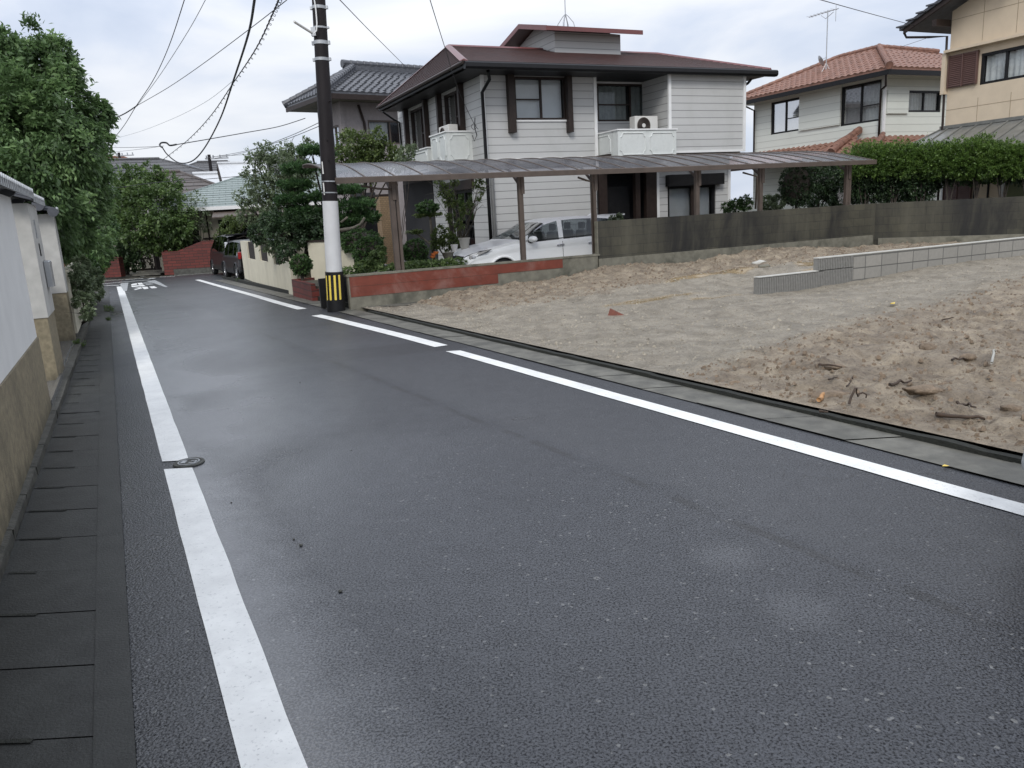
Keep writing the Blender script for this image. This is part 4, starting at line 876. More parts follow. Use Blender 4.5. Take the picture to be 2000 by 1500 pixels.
for i in range(nb+1):
    x = L0+(L1-L0)*i/nb; mb.tube([(x, y, z+.004) for y, z in prof], .016, 5)
mb.build('glazing_bars', 'bronze', cp)
mb = MB(); mb.bev(L0-.02, L1+.02, -.31, -.24, 2.33, 2.44, .012); mb.box(L0, L1, prof[-1][0], prof[-1][0]+.05, prof[-1][1]-.06, prof[-1][1]+.02); mb.box(L0, L1, -.04, .06, 2.36, 2.43); mb.build('gutter_beam', 'bronze', cp)
zpost = .05
for i, px in enumerate((768, 1018, 1160, 1361, 1484, 1651)):
    x = cpx(px, 420); mb = MB(); mb.bev(x-.05, x+.05, -.05, .05, zpost, 2.36, .008); mb.bev(x-.005 if i != 1 else x+.0, x+.075, -.075, -.052, 2.0, 2.34, .006); o = mb.build('post', 'bronze', cp)
    if i in (0, 5): mb = MB(); mb.bev(x+.07, x+.13, -.04, .04, zpost, 2.36, .006); mb.build('twin_post', 'bronze', cp)
    mb = MB(); mb.tube([(x, 0, 2.18)]+[(x, y, z-.07) for y, z in prof[3:12]], .032, 6); mb.build('cantilever_arm', 'bronze', cp)
pipe(cp, [(cpx(1118, 350), -.25, 2.28), (cpx(1135, 350), -.20, 2.22), (cpx(1152, 350), -.10, 2.18), (cpx(1152, 350), -.08, .68)], .022, 'bronze'); pipe(cp, [(cpx(1440, 340), -.2, 2.25), (cpx(1472, 340), -.12, 2.15), (cpx(1472, 340), -.08, 1.4)], .022, 'bronze')
pipe(cp, [(cpx(700, 362), -.2, 2.28), (cpx(735, 362), -.1, 2.22), (cpx(762, 362), -.06, 2.2)], .02, 'bronze')
# yard behind the walls
mb = MB(); q_ = [W0+NN*.1, W0+U*30+NN*.1, W0+U*30+NN*18, Vector((-9.5, 31, 0)), Vector((-6.3, 22.5, 0)), Vector((-3.7, 17.4, 0))]; mb.add([(q.x, q.y, .02+(gz(q.y) if q.x < -6 else 0)) for q in q_], [tuple(range(6))]); struct(mb, 'yard_ground', 'terrain')
# ------------------------------------------------------------------ orange roofed cream house
c2 = D(1724, 280, 30); h2 = thing('cream_house', 'cream sided two storey house with orange clay tile roofs', 'house', (c2.x, c2.y, 0), RZ)
LN = 6.9; RW = 5.4
v2 = lambda px, py: V(px, py, c2, NN)               # left face: a = distance back from the near corner
f2 = lambda px, py: V(px, py, c2, U)
def rect(fn, px0, px1, py0, py1):
    pm = (px0+px1)/2; return (*sorted((fn(px0, (py0+py1)/2)[0], fn(px1, (py0+py1)/2)[0])), fn(pm, py1)[1], fn(pm, py0)[1])
wl = [rect(v2, 1506, 1562, 195, 259), rect(v2, 1643, 1720, 163, 241)]; wr = [rect(f2, 1774, 1838, 177, 219)]
ZT = 5.92
mb = MB(SIDE()); wall(mb, 0, LN, 0, ZT, 0, wl); m2 = MB(); wall(m2, 0, RW, 0, ZT, 0, wr); m2.box(.2, RW, LN-.2, LN, 0, ZT); m2.box(RW-.1, RW, .1, LN-.2, 0, ZT)
o0 = len(mb.v); mb.v += m2.v; mb.f += [tuple(i+o0 for i in f) for f in m2.f]; mb.m += m2.m; mb.build('siding_wall', 'siding2', h2)
for q in wl: window(h2, SIDE(), *q, .05, 'black', .07, (.5,), 'curtain', ((0, 1),), ((0, .5, .42),))
window(h2, FRONT(), *wr[0], .05, 'black', .07, (.5,), 'curtain', ((0, 1),))
mb = MB(SIDE()); q = rect(v2, 1563, 1643, 175, 252); mb.box(q[0], q[1], -.07, -.0, q[2]+.05, q[3]+.15); mb.build('shutter_case', 'siding2', h2)
mb = MB(); q = rect(f2, 1731, 1772, 177, 222); mb.box(q[0], q[1], -.07, 0, q[2], q[3]); mb.build('shutter_case', 'siding2', h2)
mb = MB(); mb.box(-.03, .06, -.03, .06, 3.3, ZT); mb.build('corner_trim', 'trim', h2)
OV = .75; ez = ZT-.02; rr = 2.55; rzh = ez+(rr+OV)*.42
a, b, c, d = Vector((-OV, -OV, ez)), Vector((RW+OV, -OV, ez)), Vector((RW+OV, LN+OV, ez)), Vector((-OV, LN+OV, ez))
p1, p2 = Vector((rr, rr, rzh)), Vector((rr, LN-rr+.2, rzh))
mb = MB(); tile_roof(mb, d, a, p1, p2, .29, .33, .05); tile_roof(mb, a, b, b+Vector((-RW*.2, rr, rzh-ez-.25)), p1, .29, .33, .05); slab(mb, (a, b, c, d), .05); quad(mb, c, d, p2, p1)
mb.build('roof', 'tile_o', h2)
mb = MB(); ridge(mb, a, p1, .11, .10); ridge(mb, d, p2, .09, .08); ridge(mb, p1, p2, .09, .08, cap=False); ridge(mb, p1, b+Vector((-RW*.2, rr, rzh-ez-.25)), .09, .08, cap=False); mb.build('ridge_tiles', 'tile_od', h2)
mb = MB(); mb.box(-OV, -OV+.06, -OV, LN+OV, ez-.22, ez-.055); mb.box(-OV+.063, RW+OV, -OV, -OV+.06, ez-.22, ez-.055); mb.build('gutter', 'black', h2)
mb = MB(); mb.box(-OV+.1, RW, -OV+.1, LN+OV, ez-.12, ez-.06); mb.build('soffit', 'siding2', h2)
pipe(h2, [(-OV+.1, -OV+.2, ez-.2), (-.1, -.1, ez-.5), (-.08, .12, ez-.6), (-.08, .12, 3.2)], .04, 'brown'); pipe(h2, [(-OV+.1, LN, ez-.2), (-.08, LN-.1, ez-.45), (-.08, LN-.1, 3.3)], .04, 'brown')
# lower pent roof
mb = MB(); tz = 3.62; e1 = tz-.62; o_ = 1.55
tile_roof(mb, (-o_, LN+1.0, e1), (-o_, -o_*.6, e1), (0, 0, tz), (0, LN+1.0, tz), .29, .33, .05); tile_roof(mb, (-o_, -o_*.6, e1), (RW, -o_*.6, e1), (RW, 0, tz), (0, 0, tz), .29, .33, .05)
q0 = v2(1680, 264)[0]
tile_roof(mb, (-o_, q0+1.1, e1+.03), (-o_, q0-1.1, e1+.03), (-.05, q0, tz+.35), (-.05, q0+.05, tz+.35), .29, .33, .05); mb.build('lower_roof', 'tile_o', h2)
mb = MB(); ridge(mb, (-o_, q0-.15, e1+.1), (0, q0, tz+.28), .13, .12); ridge(mb, (-o_, -o_*.6, e1), (0, 0, tz), .10, .1); mb.build('ridge_tiles', 'tile_od', h2)
mb = MB(); 
for k in range(30): mb.lathe([(0, 0), (.055, .0), (.045, .05), (0, .06)], (-.03, .15+k*.26, tz-.03), 6)
mb.build('mortar_beads', 'trim', h2)
mb = MB(); mb.box(-o_+.03, -o_+.1, -o_*.6, LN+1, e1-.14, e1-.02); mb.box(-o_+.1, RW, -o_*.6, -o_*.6+.06, e1-.14, e1-.02); mb.build('lower_gutter', 'brown', h2)
window(h2, SIDE(), v2(1690, 360)[0]+.0, v2(1690, 360)[0]+1.6, .8, 2.1, -.03, 'black', .07, (.5,), None)
# television aerial and dish
ap = Vector((.8, 1.9+.9, rzh-.55)); a_ = v2(1640, 110); mb = MB(); ax, ay = .9, 3.7; zt9 = 8.9
mb.tube([(ax, ay, rzh-.7), (ax, ay, zt9)], .022, 6); mb.tube([(ax, ay+1.0, zt9-.02), (ax, ay-.55, zt9-.05)], .018, 5); mb.tube([(ax, ay+.35, zt9-.1), (ax, ay+.1, zt9-.28), (ax, ay-.3, zt9-.12)], .012, 5)
for k in range(8): mb.tube([(ax-.18, ay+.95-k*.18, zt9-.02), (ax+.18, ay+.95-k*.18, zt9-.02)], .007, 4)
mb.tube([(ax, ay-.42, zt9+.1), (ax, ay-.42, zt9-.5)], .014, 5)
for dx, dy in ((-.5, 0), (.45, .2), (0, -.5), (0, .5)): mb.tube([(ax, ay, zt9-2.0), (ax+dx, ay+dy, zt9-2.75)], .008, 4)
an = mb.build('aerial', 'steel', h2)
T = Matrix.Translation((ax-.1, ay+.25, zt9-1.9)) @ Matrix.Rotation(R(60), 4, 'Y') @ Matrix.Rotation(R(25), 4, 'X'); mb = MB(T); mb.lathe([(0, 0), (.12, .012), (.22, .05), (.235, .062), (.22, .06)], n=18); mb.tube([(0, .2, .05), (0, .05, .3)], .01, 5); mb.build('satellite_dish', 'steel', an)

# ------------------------------------------------------------------ beige house at the right edge
c3 = D(1845, 260, 24); h3 = thing('beige_house', 'beige stucco house with dark gable roof and brown louvred shutters at the right edge', 'house', (c3.x, c3.y, 0), RZ)
v3 = lambda px, py: V(px, py, c3, NN); S3 = SIDE(); NEAR = -7.5
def r3(px0, px1, y0a, y1a, y0b=None, y1b=None):
    a_, z1_ = v3(px0, y0a); _, z0_ = v3(px0, y1a); b_ = v3(px1, y1a)[0]; return (min(a_, b_), max(a_, b_), z0_, z1_)
ww = (v3(2000, 120)[0]-1.0, v3(1916, 120)[0], v3(1960, 158)[1], v3(1960, 96)[1])
gr = .38
mb = MB(S3); wall(mb, NEAR, 0, 3.35, 6.05, 0, [ww]); wall(mb, NEAR, 0, 0, 3.35, 0)
mb.add([(NEAR, 0, 6.05), (0, 0, 6.05), (0, 0, 6.6), (-3.7, 0, 8.0), (NEAR, 0, 6.6)], [(0, 1, 2, 3, 4)])
m2 = MB(); m2.box(.02, 7, -.1, 0, 0, 6.55); o0 = len(mb.v); mb.v += m2.v; mb.f += [tuple(i+o0 for i in f) for f in m2.f]; mb.m += m2.m
mb.build('stucco_wall', 'beige', h3)
mb = MB(S3)
for a_ in (-.98, -1.93, -2.88, -3.83, -4.8): mb.box(a_, a_+.015, -.004, 0, 3.4, 4.1); mb.box(a_, a_+.015, -.004, 0, 5.62, 6.9)
mb.box(NEAR, 0, -.004, 0, 3.87, 3.885); mb.box(NEAR, 0, -.004, 0, 6.35, 6.365)
mb.build('panel_joints', 'joint', h3)
window(h3, S3, *ww, .05, 'black', .07, (.36, .68), 'curtain', ((0, 1),))
lv = (v3(1912, 130)[0], v3(1856, 130)[0], v3(1880, 172)[1]+.05, v3(1880, 105)[1]+.0)
def louvre(par, T, a0, a1, z0, z1, b, name='louvred_shutter'):
    mb = MB(T); mb.box(a0, a1, b, b+.05, z0, z1); n = int((z1-z0)/.055)
    for i in range(n): z = z0+.04+i*(z1-z0-.06)/n; mb.add([(a0+.04, b-.03, z), (a1-.04, b-.03, z), (a1-.04, b, z+.045), (a0+.04, b, z+.045)], [(0, 1, 2, 3)])
    for x in (a0, (a0+a1)/2-.015, a1-.03): mb.box(x, x+.03, b-.035, b-.001, z0, z1)
    return mb.build(name, 'louvre', par)
louvre(h3, S3, lv[0]+.0, lv[1], lv[2], lv[3], -.07)
zt3 = v3(1850, 98)[1]; mb = MB(S3); mb.box(NEAR, .04, -.22, 0, zt3-.1, zt3-.03); mb.box(-.0, .12, -.16, 0, lv[2]-.15, zt3-.1); mb.build('window_hood', 'beige', h3)
# gable roof, ridge running away behind; seen from below
rk = lambda a_: 6.31+(1.1-a_)*gr
mb = MB(S3); zr = rk(-3.7)
for (a0, a1_) in ((1.15, -3.7), (-8.55, -3.7)):
    z0 = rk(1.15); n = 14
    mb.prism([(a0, -.75, z0), (a1_, -.75, zr), (a1_, 8, zr), (a0, 8, z0)], (0, 0, .09))
mb.build('roof', 'tile_dark', h3)
mb = MB(S3)
for i in range(15):
    t_ = i/15; a0 = 1.2+(-4.85)*t_; z0 = rk(a0); mb.box(a0-.30, a0+.03, -.80, -.45, z0+.09+.02, z0+.15)
mb.build('verge_tiles', 'tile_dark', h3)
mb = MB(S3); mb.prism([(1.05, -.70, rk(1.05)-.14), (-3.7, -.70, rk(-3.7)-.14), (-3.7, -.70, rk(-3.7)-.01), (1.05, -.70, rk(1.05)-.01)], (0, .06, 0)); mb.box(.02, .16, -.62, 0, 6.2, 6.38); mb.box(-2.1, -1.96, -.62, 0, 7.0, 7.2); mb.build('verge_board', 'brown', h3)
pipe(h3, [(-.60, 1.1, 6.25), (-.55, 1.05, 6.1), (-.3, .5, 6.0), (-.03, .1, 5.95), (-.03, .06, 3.3), (-.03, .06, 0)], .035, 'brown')
# lean-to sheet roof
zA = 3.32; mb = MB(S3); mb.prism([(.12, 0, zA), (NEAR, 0, zA), (NEAR, -1.6, zA-.75), (.12, -1.6, zA-.75)], (0, 0, .03)); mb.prism([(.12, 0, zA-.0), (.12, -1.6, zA-.75), (.85, -1.6, zA-.75)], (0, 0, .028)); mb.build('lean_to_roof', 'awning', h3)
mb = MB(S3)
for k in range(16): a_ = -.1-k*.455; mb.tube([(a_, -.01, zA+.045), (a_, -1.6, zA-.705)], .02, 5)
mb.tube([(.12, -.01, zA+.045), (.85, -1.6, zA-.72)], .02, 5); mb.box(NEAR, .15, -.04, -.0, zA+.03, zA+.12); mb.build('standing_seams', 'awning', h3)
g0 = v3(1900, 360)[0]; g1 = v3(1846, 360)[0]; louvre(h3, S3, g0, g1, .4, 2.3, -.05)
g2 = v3(1963, 360)[0]; window(h3, S3, g2+.05, g0-.06, .9, 2.3, -.02, 'black', .05, (.5,), None, glassm='glass_dark')
mb = MB(S3); mb.box(g2-.02, g2+.06, -.12, .0, 0, 2.35); mb.build('corner_post', 'trim', h3); mb = MB(S3); mb.box(g1, g1+.06, -.1, 0, 0, 2.35); mb.build('corner_post', 'trim', h3)
mb = MB(S3); mb.box(g2-.75, g2-.06, -.05, 0, 0, 2.15); d = mb.build('side_door', 'green_door', h3)
# ------------------------------------------------------------------ grey tiled house behind, left of the white one
A4 = 54; U4 = az(A4); N4 = Vector((-U4.y, U4.x, 0)); c4 = D(667, 232, 32); h4 = thing('grey_tiled_house', 'mauve grey stucco house with dark grey clay tile roof behind the utility pole', 'house', (c4.x, c4.y, 0), R(90-A4))
f4 = lambda px, py: V(px, py, c4, U4); s4 = lambda px, py: V(px, py, c4, N4); e4 = f4(700, 192)[1]+.05
sl = s4(622, 240)[0]; wq = rect(f4, 720, 783, 235, 282)
mb = MB(); wall(mb, 0, 7.5, 0, e4, 0, [wq]); m2 = MB(SIDE()); wall(m2, 0, sl, 0, e4, 0, [(sl*.15, sl*.55, 4.2, 5.4)]); o0 = len(mb.v); mb.v += m2.v; mb.f += [tuple(i+o0 for i in f) for f in m2.f]; mb.m += m2.m
mb.box(.1, 7.5, sl-.2, sl, 0, e4); mb.build('stucco_wall', 'wall4', h4)
window(h4, FRONT(), *wq, .05, 'bronze', .07, (.68,), 'curtain', ((0, .66),)); window(h4, SIDE(), sl*.15, sl*.55, 4.2, 5.4, .05, 'bronze', .07, (.5,), 'curtain')
mb = MB(); mb.box(-.06, .1, -.06, .1, 0, e4-.2); mb.build('corner_post', 'wall4', h4); pipe(h4, [(.75, -.06, e4-.3), (.95, -.06, e4-1.), (1.0, -.06, 0)], .05, 'brown')
ov = .95; a, b, c, d = Vector((-ov, -ov, e4)), Vector((8.5, -ov, e4)), Vector((8.5, sl+ov, e4)), Vector((-ov, sl+ov, e4)); rn = 2.1; rz4 = e4+(rn+ov)*.46; p1, p2 = Vector((1.75, rn, rz4)), Vector((8, rn, rz4))
mb = MB(); tile_roof(mb, a, b, p2+Vector((.5, 0, 0)), p1, .30, .28, .055); tile_roof(mb, d, a, p1, p1+Vector((0, .6, 0)), .30, .28, .055); quad(mb, c, d, p1, p2); slab(mb, (a, b, c, d), .06); mb.build('roof', 'tile_dark', h4)
mb = MB(); ridge(mb, a, p1, .13, .16); ridge(mb, p1-Vector((.45, 0, 0)), p2, .13, .26); ridge(mb, d, p1, .12, .12); mb.build('ridge_tiles', 'tile_dark', h4)
mb = MB(); mb.box(-ov+.02, 8.5, -ov-.02, -ov+.05, e4-.25, e4-.06); mb.box(-ov-.02, -ov+.05, -ov+.05, sl+ov, e4-.22, e4-.06); mb.build('gutter', 'brown', h4)
mb = MB(); mb.box(-ov+.1, 8.5, -ov+.1, sl+ov, e4-.2, e4-.1); mb.build('soffit', 'conc', h4)

# ------------------------------------------------------------------ houses beyond the junction
def far_house(px0, px1, pyr, Y, hh, dep, roofm, wallm, label, kind='hip', rise=1.6, azf=70, win=True, py_e=None, half=None):
    """small house whose ridge shows between two image columns at a given distance"""
    u = az(azf); n = Vector((-u.y, u.x, 0)); a = D(px0, pyr, Y); b_ = V(px1, pyr, a, u)[0]; Lx = b_; zr_ = a.z; ez_ = zr_-rise
    t = thing('far_house' if kind != 'gable' else 'gabled_house', label, 'house', (a.x, a.y, gz(a.y)), R(90-azf)); g = gz(a.y); ez_ -= g; zr_ -= g
    k = dep/2; i_ = k*.9 if kind == 'hip' else 0
    if kind == 'hip': x0, x1_ = -i_, Lx+i_
    else: x0, x1_ = 0, Lx
    mb = MB(); w_ = .6; wall(mb, x0+w_*(kind == 'hip')+.3, x1_-.6, 0, ez_+.05, -k+w_); mb.box(x0+.6, x1_-.6, -k+w_+.1, k-w_, 0, ez_+.02)
    if kind == 'gable': mb.prism([(x0+.35, -k+w_, 0), (x0+.35, k-w_, 0), (x0+.35, k-w_, ez_), (x0+.35, 0, zr_-.25), (x0+.35, -k+w_, ez_)], (.2, 0, 0))
    mb.build('wall', wallm, t)
    P_ = [Vector(q) for q in ((x0, -k, ez_), (x1_, -k, ez_), (x1_, k, ez_), (x0, k, ez_), (0, 0, zr_), (Lx, 0, zr_))]
    mb = MB()
    if kind == 'hip': courses(mb, P_[0], P_[1], P_[5], P_[4], 8, .03); courses(mb, P_[3], P_[0], P_[4], P_[4], 8, .03); courses(mb, P_[1], P_[2], P_[5], P_[5], 8, .03); quad(mb, P_[2], P_[3], P_[4], P_[5]); 
    else:
        for s in (-1, 1): mb.prism([(x0, s*k, ez_), (x1_, s*k, ez_), (x1_, 0, zr_), (x0, 0, zr_)], (0, 0, -.10))
    if kind == 'hip': slab(mb, [p + Vector((0, 0, -.01)) for p in P_[:4]], .14)
    mb.build('roof', roofm, t)
    mb = MB(); mb.tube([P_[4]+Vector((0, 0, .04)), P_[5]+Vector((0, 0, .04))], .12, 6)
    if kind == 'hip': mb.tube([P_[0]+Vector((0, 0, .05)), P_[4]], .09, 6); mb.tube([P_[1]+Vector((0, 0, .05)), P_[5]], .09, 6)
    mb.build('ridge_tiles', roofm, t)
    if kind == 'gable': mb = MB(); [mb.prism([(x0-.03, s*k, ez_-.22), (x0-.03, 0, zr_-.22), (x0-.03, 0, zr_+.02), (x0-.03, s*k, ez_+.02)], (.06, 0, 0)) for s in (-1, 1)]; mb.build('verge_board', 'brown', t); mb = MB(); mb.box(x0+.28, x0+.34, -.2, .2, ez_+.2, ez_+.75); mb.build('gable_vent', 'brown', t)
    return t
far_house(205, 312, 313, 62, 0, 13, 'roof_g', 'farwall', 'broad grey hipped roof house beyond the junction, highest on the left', rise=2.4, azf=66)
far_house(130, 243, 309, 82, 0, 6, 'tile_o', 'farwall', 'house with a long orange roof at the far left skyline', rise=1.6, azf=66)
far_house(150, 262, 331, 50, 0, 7, 'tile_dark', 'farwall', 'house with glossy dark tile roof behind the olive tree', rise=1.6, azf=70)
far_house(308, 352, 337, 48, 0, 8, 'roof_b', 'farwall', 'brown hipped roof house just behind the green roof', rise=1.9, azf=66)
far_house(352, 362, 322, 70, 0, 9, 'roof_bl', 'farwall', 'pale blue grey pyramid roof between the brown and white roofs', rise=1.9, azf=66)
far_house(385, 445, 317, 76, 0, 9, 'roof_g', 'farwall', 'grey hipped roof behind the distant wooden pole', rise=1.7, azf=66)
far_house(500, 560, 306, 80, 0, 9, 'roof_g', 'farwall', 'dark grey roof partly hidden by the tall garden tree', rise=2.2, azf=66)
far_house(424, 520, 320, 58, 0, 5.4, 'roof_w', 'farwall', 'cream gabled house with pale metal roof, farther of the two', 'gable', 1.9, 66)
far_house(376, 425, 340.5, 50, 0, 4.6, 'roof_w', 'farwall', 'lower cream gabled house with pale metal roof, nearer of the two', 'gable', 1.6, 66)
# green roofed bungalow behind the brick wall
cb = D(396, 430, 39.5); UB = az(74); NB = Vector((-UB.y, UB.x, 0)); hb = thing('bungalow', 'single storey house with pale green slate roof and beige walls', 'house', (cb.x, cb.y, gz(39)), R(90-74)); gB = -gz(39)
fB = lambda px, py: V(px, py, cb, UB); eb = fB(440, 402)[1]+gB; x_l = fB(383, 410)[0]; 
mb = MB(); wall(mb, -2.2, 7, 0, eb+.1, 0, [(-1.9, -.25, 1.0, 2.35), (fB(428, 450)[0], 5.5, .3, 2.4)]); mb.build('rendered_wall', 'cream', hb)
window(hb, FRONT(), -1.9, -.25, 1.0, 2.35, .05, 'black', .06, (.5,), None, glassm='glass_dark'); window(hb, FRONT(), fB(428, 450)[0], 5.5, .3, 2.4, .05, 'black', .08, (.33, .66), None, glassm='glass_dark')
mb = MB(); a, b, c, d = [Vector(q) for q in ((-2.9, -1.0, eb-.05), (8, -1.0, eb-.05), (8, 8, eb-.05), (-2.9, 8, eb-.05))]; pr1 = WM[hb.name].inverted() @ D(474, 344, 43.8); p1 = Vector((pr1.x, 3.4, pr1.z)); p2 = Vector((8, 3.4, pr1.z))
courses(mb, a, b, p2, p1, 14, .02); courses(mb, d, a, p1, p1, 12, .02); slab(mb, (a-Vector((0, 0, .02)), b-Vector((0, 0, .02)), c-Vector((0, 0, .02)), d-Vector((0, 0, .02))), .12); quad(mb, c, d, p1, p2); mb.build('roof', 'green_roof', hb)
mb = MB(); mb.tube([a, p1], .06, 6); mb.tube([p1, p2], .07, 6); mb.build('hip_cap', 'green_roof', hb)
mb = MB(); mb.box(-2.95, 8, -1.1, -1.0, eb-.2, eb-.03); mb.build('gutter', 'trim', hb)
mb = MB(); mb.prism([(.6, -2.2, eb-.55), (7, -2.2, eb-.45), (7, 0, eb-.1), (.6, 0, eb-.1)], (0, 0, -.05)); mb.build('porch_roof', 'bronze', hb); mb = MB(); mb.tube([(.2, -.06, eb), (.2, -.06, 0)], .04, 6); mb.box(-.1, .9, -.09, -.02, 1.5, 1.56); mb.build('pipework', 'brown', hb)

# red brick wall, gate pillar and gate at the junction
p0 = Pg(322, 537); p1_ = Pg(500, 527); d = (p1_-p0); d.z = 0; ub = d.normalized(); azb = math.degrees(math.atan2(ub.x, ub.y)); t = thing('brick_wall', 'dark red brick wall on a stone base round the corner garden', 'wall', (p0.x, p0.y, p0.z-.02), R(90-azb))
zc = V(322, 491, p0, ub)[1]-p0.z; ze = V(395, 470, p0, ub)[1]-p0.z; xs_ = V(395, 480, p0, ub)[0]
mb = MB(); mb.box(.0, .45, 0, .2, 0, zc); mb.box(.45, xs_, .0, .2, .25, zc); mb.box(xs_, 9, 0, .2, .25, ze-.25); mb.box(-.0, .2, .2, 3.6, 0, zc+.05); mb.build('brickwork', 'brick_r', t)
mb = MB(); mb.prism([(xs_-1.2, .001, zc-.001), (xs_, .001, zc-.001), (xs_, .001, ze)], (0, .197, 0)); mb.box(xs_+.001, xs_+1.6, .01, .19, ze-.26, ze); mb.build('stepped_top', 'brick_r', t)
mb = MB(); mb.box(.45, 9, -.02, .2, -.1, .249); mb.build('stone_base', 'stone_d', t)
q1 = Pg(280, 536.5); q0 = Pg(232, 540.5)
mb = MB(); n = Vector((-ub.y, ub.x, 0)); T_ = WM[t.name]
t = thing('brick_gate_pillar', 'dark red brick gate pillar left of the dark gate', 'pillar', (q0.x, q0.y, q0.z-.02), R(90-azb))
mb = MB(); zh = V(232, 503, q0, ub)[1]-q0.z; mb.box(-.35, .12, 0, .45, 0, zh); mb.box(-3.2, -.36, .1, .3, 0, zh+.35); mb.build('brickwork', 'brick_r', t); mb = MB(); mb.box(-.37, .14, -.02, .47, zh, zh+.03); mb.build('cap', 'brick_r', t)
t = thing('garden_gate', 'dark metal double gate with vertical bars between brick pillars', 'gate', (q0.x+ub.x*.5+n.x*1.9, q0.y+ub.y*.5+n.y*1.9, q0.z), R(90-azb))
gw_ = (q1-q0).length+.3
for k in (0, 1):
    mb = MB(); x0 = -.2+k*(gw_/2+.01); x1_ = x0+gw_/2-.02
    for a_, b_ in ((x0, x0+.04), (x1_-.04, x1_)): mb.box(a_, b_, 0, .03, .05, 1.15)
    mb.box(x0+.04, x1_-.04, 0, .03, .08, .12); mb.box(x0+.04, x1_-.04, 0, .03, 1.08, 1.12); i = 0
    for i in range(10): a_ = x0+.1+i*(x1_-x0-.2)/9; mb.box(a_, a_+.016, .005, .025, .12, 1.08)
    mb.build('gate_leaf', 'brown', t)
# entrance steps beyond the gate
mb = MB(); 
for k in range(3): mb.box(-.2, gw_-.2, -1.2+k*.5, -.7+k*.5, -.05, .03+k*.05)
st = MB(Matrix.Translation(t.location) @ Matrix.Rotation(R(90-azb), 4, 'Z')); st.add(mb.v, mb.f); struct(st, 'entrance_steps', 'gutterR')

# ------------------------------------------------------------------ cream garden wall with planter, left of the utility pole
def upoly(zf=0): pass
a = Pg(481, 552); b = Pg(573, 577); d = b-a; d.z = 0; ua = d.normalized(); La = d.length; aza = math.degrees(math.atan2(ua.x, ua.y)); t = thing('garden_wall', 'cream rendered garden wall with dark slatted openings beside the black cars', 'wall', (a.x, a.y, a.z), R(90-aza))
va = lambda px, py: (V(px, py, a, ua)[0], V(px, py, a, ua)[1]-a.z); zt0 = va(476, 470)[1]; zt1 = va(574, 480)[1]; zt0 = (zt0+zt1)/2
ops = []
for x0_, x1__, yb_ in ((483, 497, 506), (506, 521, 510), (532, 543, 517)):
    ops.append((va(x0_, 490)[0], va(x1__, 490)[0], va((x0_+x1__)/2, yb_)[1], zt0+.0))
mb = MB(); xs = sorted([x for o in ops for x in o[:2]]+[0, La])
xL = -.25
cur = xL
for o in ops: mb.box(cur, o[0], 0, .14, .14, zt0); mb.box(o[0], o[1], 0, .14, .14, o[2]); cur = o[1]
mb.box(cur, La, 0, .14, .14, zt0); mb.build('rendered_wall', 'cream', t)
mb = MB(); mb.box(xL-.02, La+.01, -.02, .16, -.1, .138); mb.build('stone_base', 'stone_d', t)
for o in ops:
    mb = MB(); n = max(5, int((o[1]-o[0])/.09)); [mb.box(o[0]+(i+.2)*(o[1]-o[0])/n, o[0]+(i+.75)*(o[1]-o[0])/n, .05, .08, o[2], zt0-.02) for i in range(n)]; mb.box(o[0], o[1], .085, .10, zt0-.09, zt0-.04); mb.box(o[0], o[1], .085, .10, o[2]+.1, o[2]+.15); mb.build('slat_panel', 'slatfence', t)
# recessed tall wall behind the planter
e = Pg(612, 588); z3 = 1.28
eC = P(600, 469, z3+gz(16.5)); eD = P(687, 466, z3+gz(17)); bC = Vector((eC.x, eC.y, 0)); bD = Vector((eD.x, eD.y, 0)); d = bD-bC; uc = d.normalized(); Lc = d.length; azc = math.degrees(math.atan2(uc.x, uc.y))
t = thing('gate_wall_panel', 'cream rendered wall panel with dark coping just behind the utility pole', 'wall', (bC.x, bC.y, gz(bC.y)), R(90-azc))
g_ = gz(bC.y); mb = MB(); mb.box(0, Lc, 0, .15, .25, z3+.0); mb.build('rendered_wall', 'cream', t); mb = MB(); mb.box(.01, Lc-.01, .02, .14, -.1, .248); mb.build('dark_base', 'black', t); mb = MB(); mb.box(-.03, Lc+.03, -.03, .18, z3+.002, z3+.04); mb.build('coping', 'brown', t)
mb = MB(); mb.box(Lc+.002, Lc+.09, .0, .15, 0, z3+.04); mb.build('gate_post', 'brown', t)
pe = Pg(561, 572); e1_ = P(561, 466, z3+gz(18.5)); q2 = Vector((e1_.x, e1_.y, 0)); d = (bC+uc*.9)-q2; d2_ = d.length; ud = d.normalized(); azd = math.degrees(math.atan2(ud.x, ud.y))
t = thing('garden_wall', 'tall plain cream wall set back behind the brick planter', 'wall', (q2.x, q2.y, gz(q2.y)), R(90-azd)); mb = MB(); mb.box(0, d2_, 0, .15, -.1, z3); mb.build('rendered_wall', 'cream', t); mb = MB(); mb.box(-.02, d2_, -.02, .17, z3+.002, z3+.03); mb.build('coping', 'brown', t)
pa = Pg(573, 579); pb_ = Pg(611, 589); d = pb_-pa; d.z = 0; ue = d.normalized(); t = thing('brick_planter', 'low dark brick planter holding the round bush', 'planter', (pa.x, pa.y, pa.z), math.atan2(ue.y, ue.x))
mb = MB(); Lp = d.length-.02; mb.box(0, Lp, 0, .1, 0, .42); mb.box(0, .1, .1, .7, 0, .42); mb.box(Lp-.1, Lp, .1, .7, 0, .30); mb.build('brickwork', 'brick_r', t); mb = MB(); mb.box(.1, Lp-.1, .1, .7, 0, .36); mb.build('soil', 'terrain', t)
# ------------------------------------------------------------------ left boundary wall and gate pillars
pw = P(99, 817); AW = -26.; uw = az(AW); t = thing('boundary_wall', 'white rendered wall with olive brown dado and tiled coping along the left gutter', 'wall', (pw.x, pw.y, 0), R(90-AW))
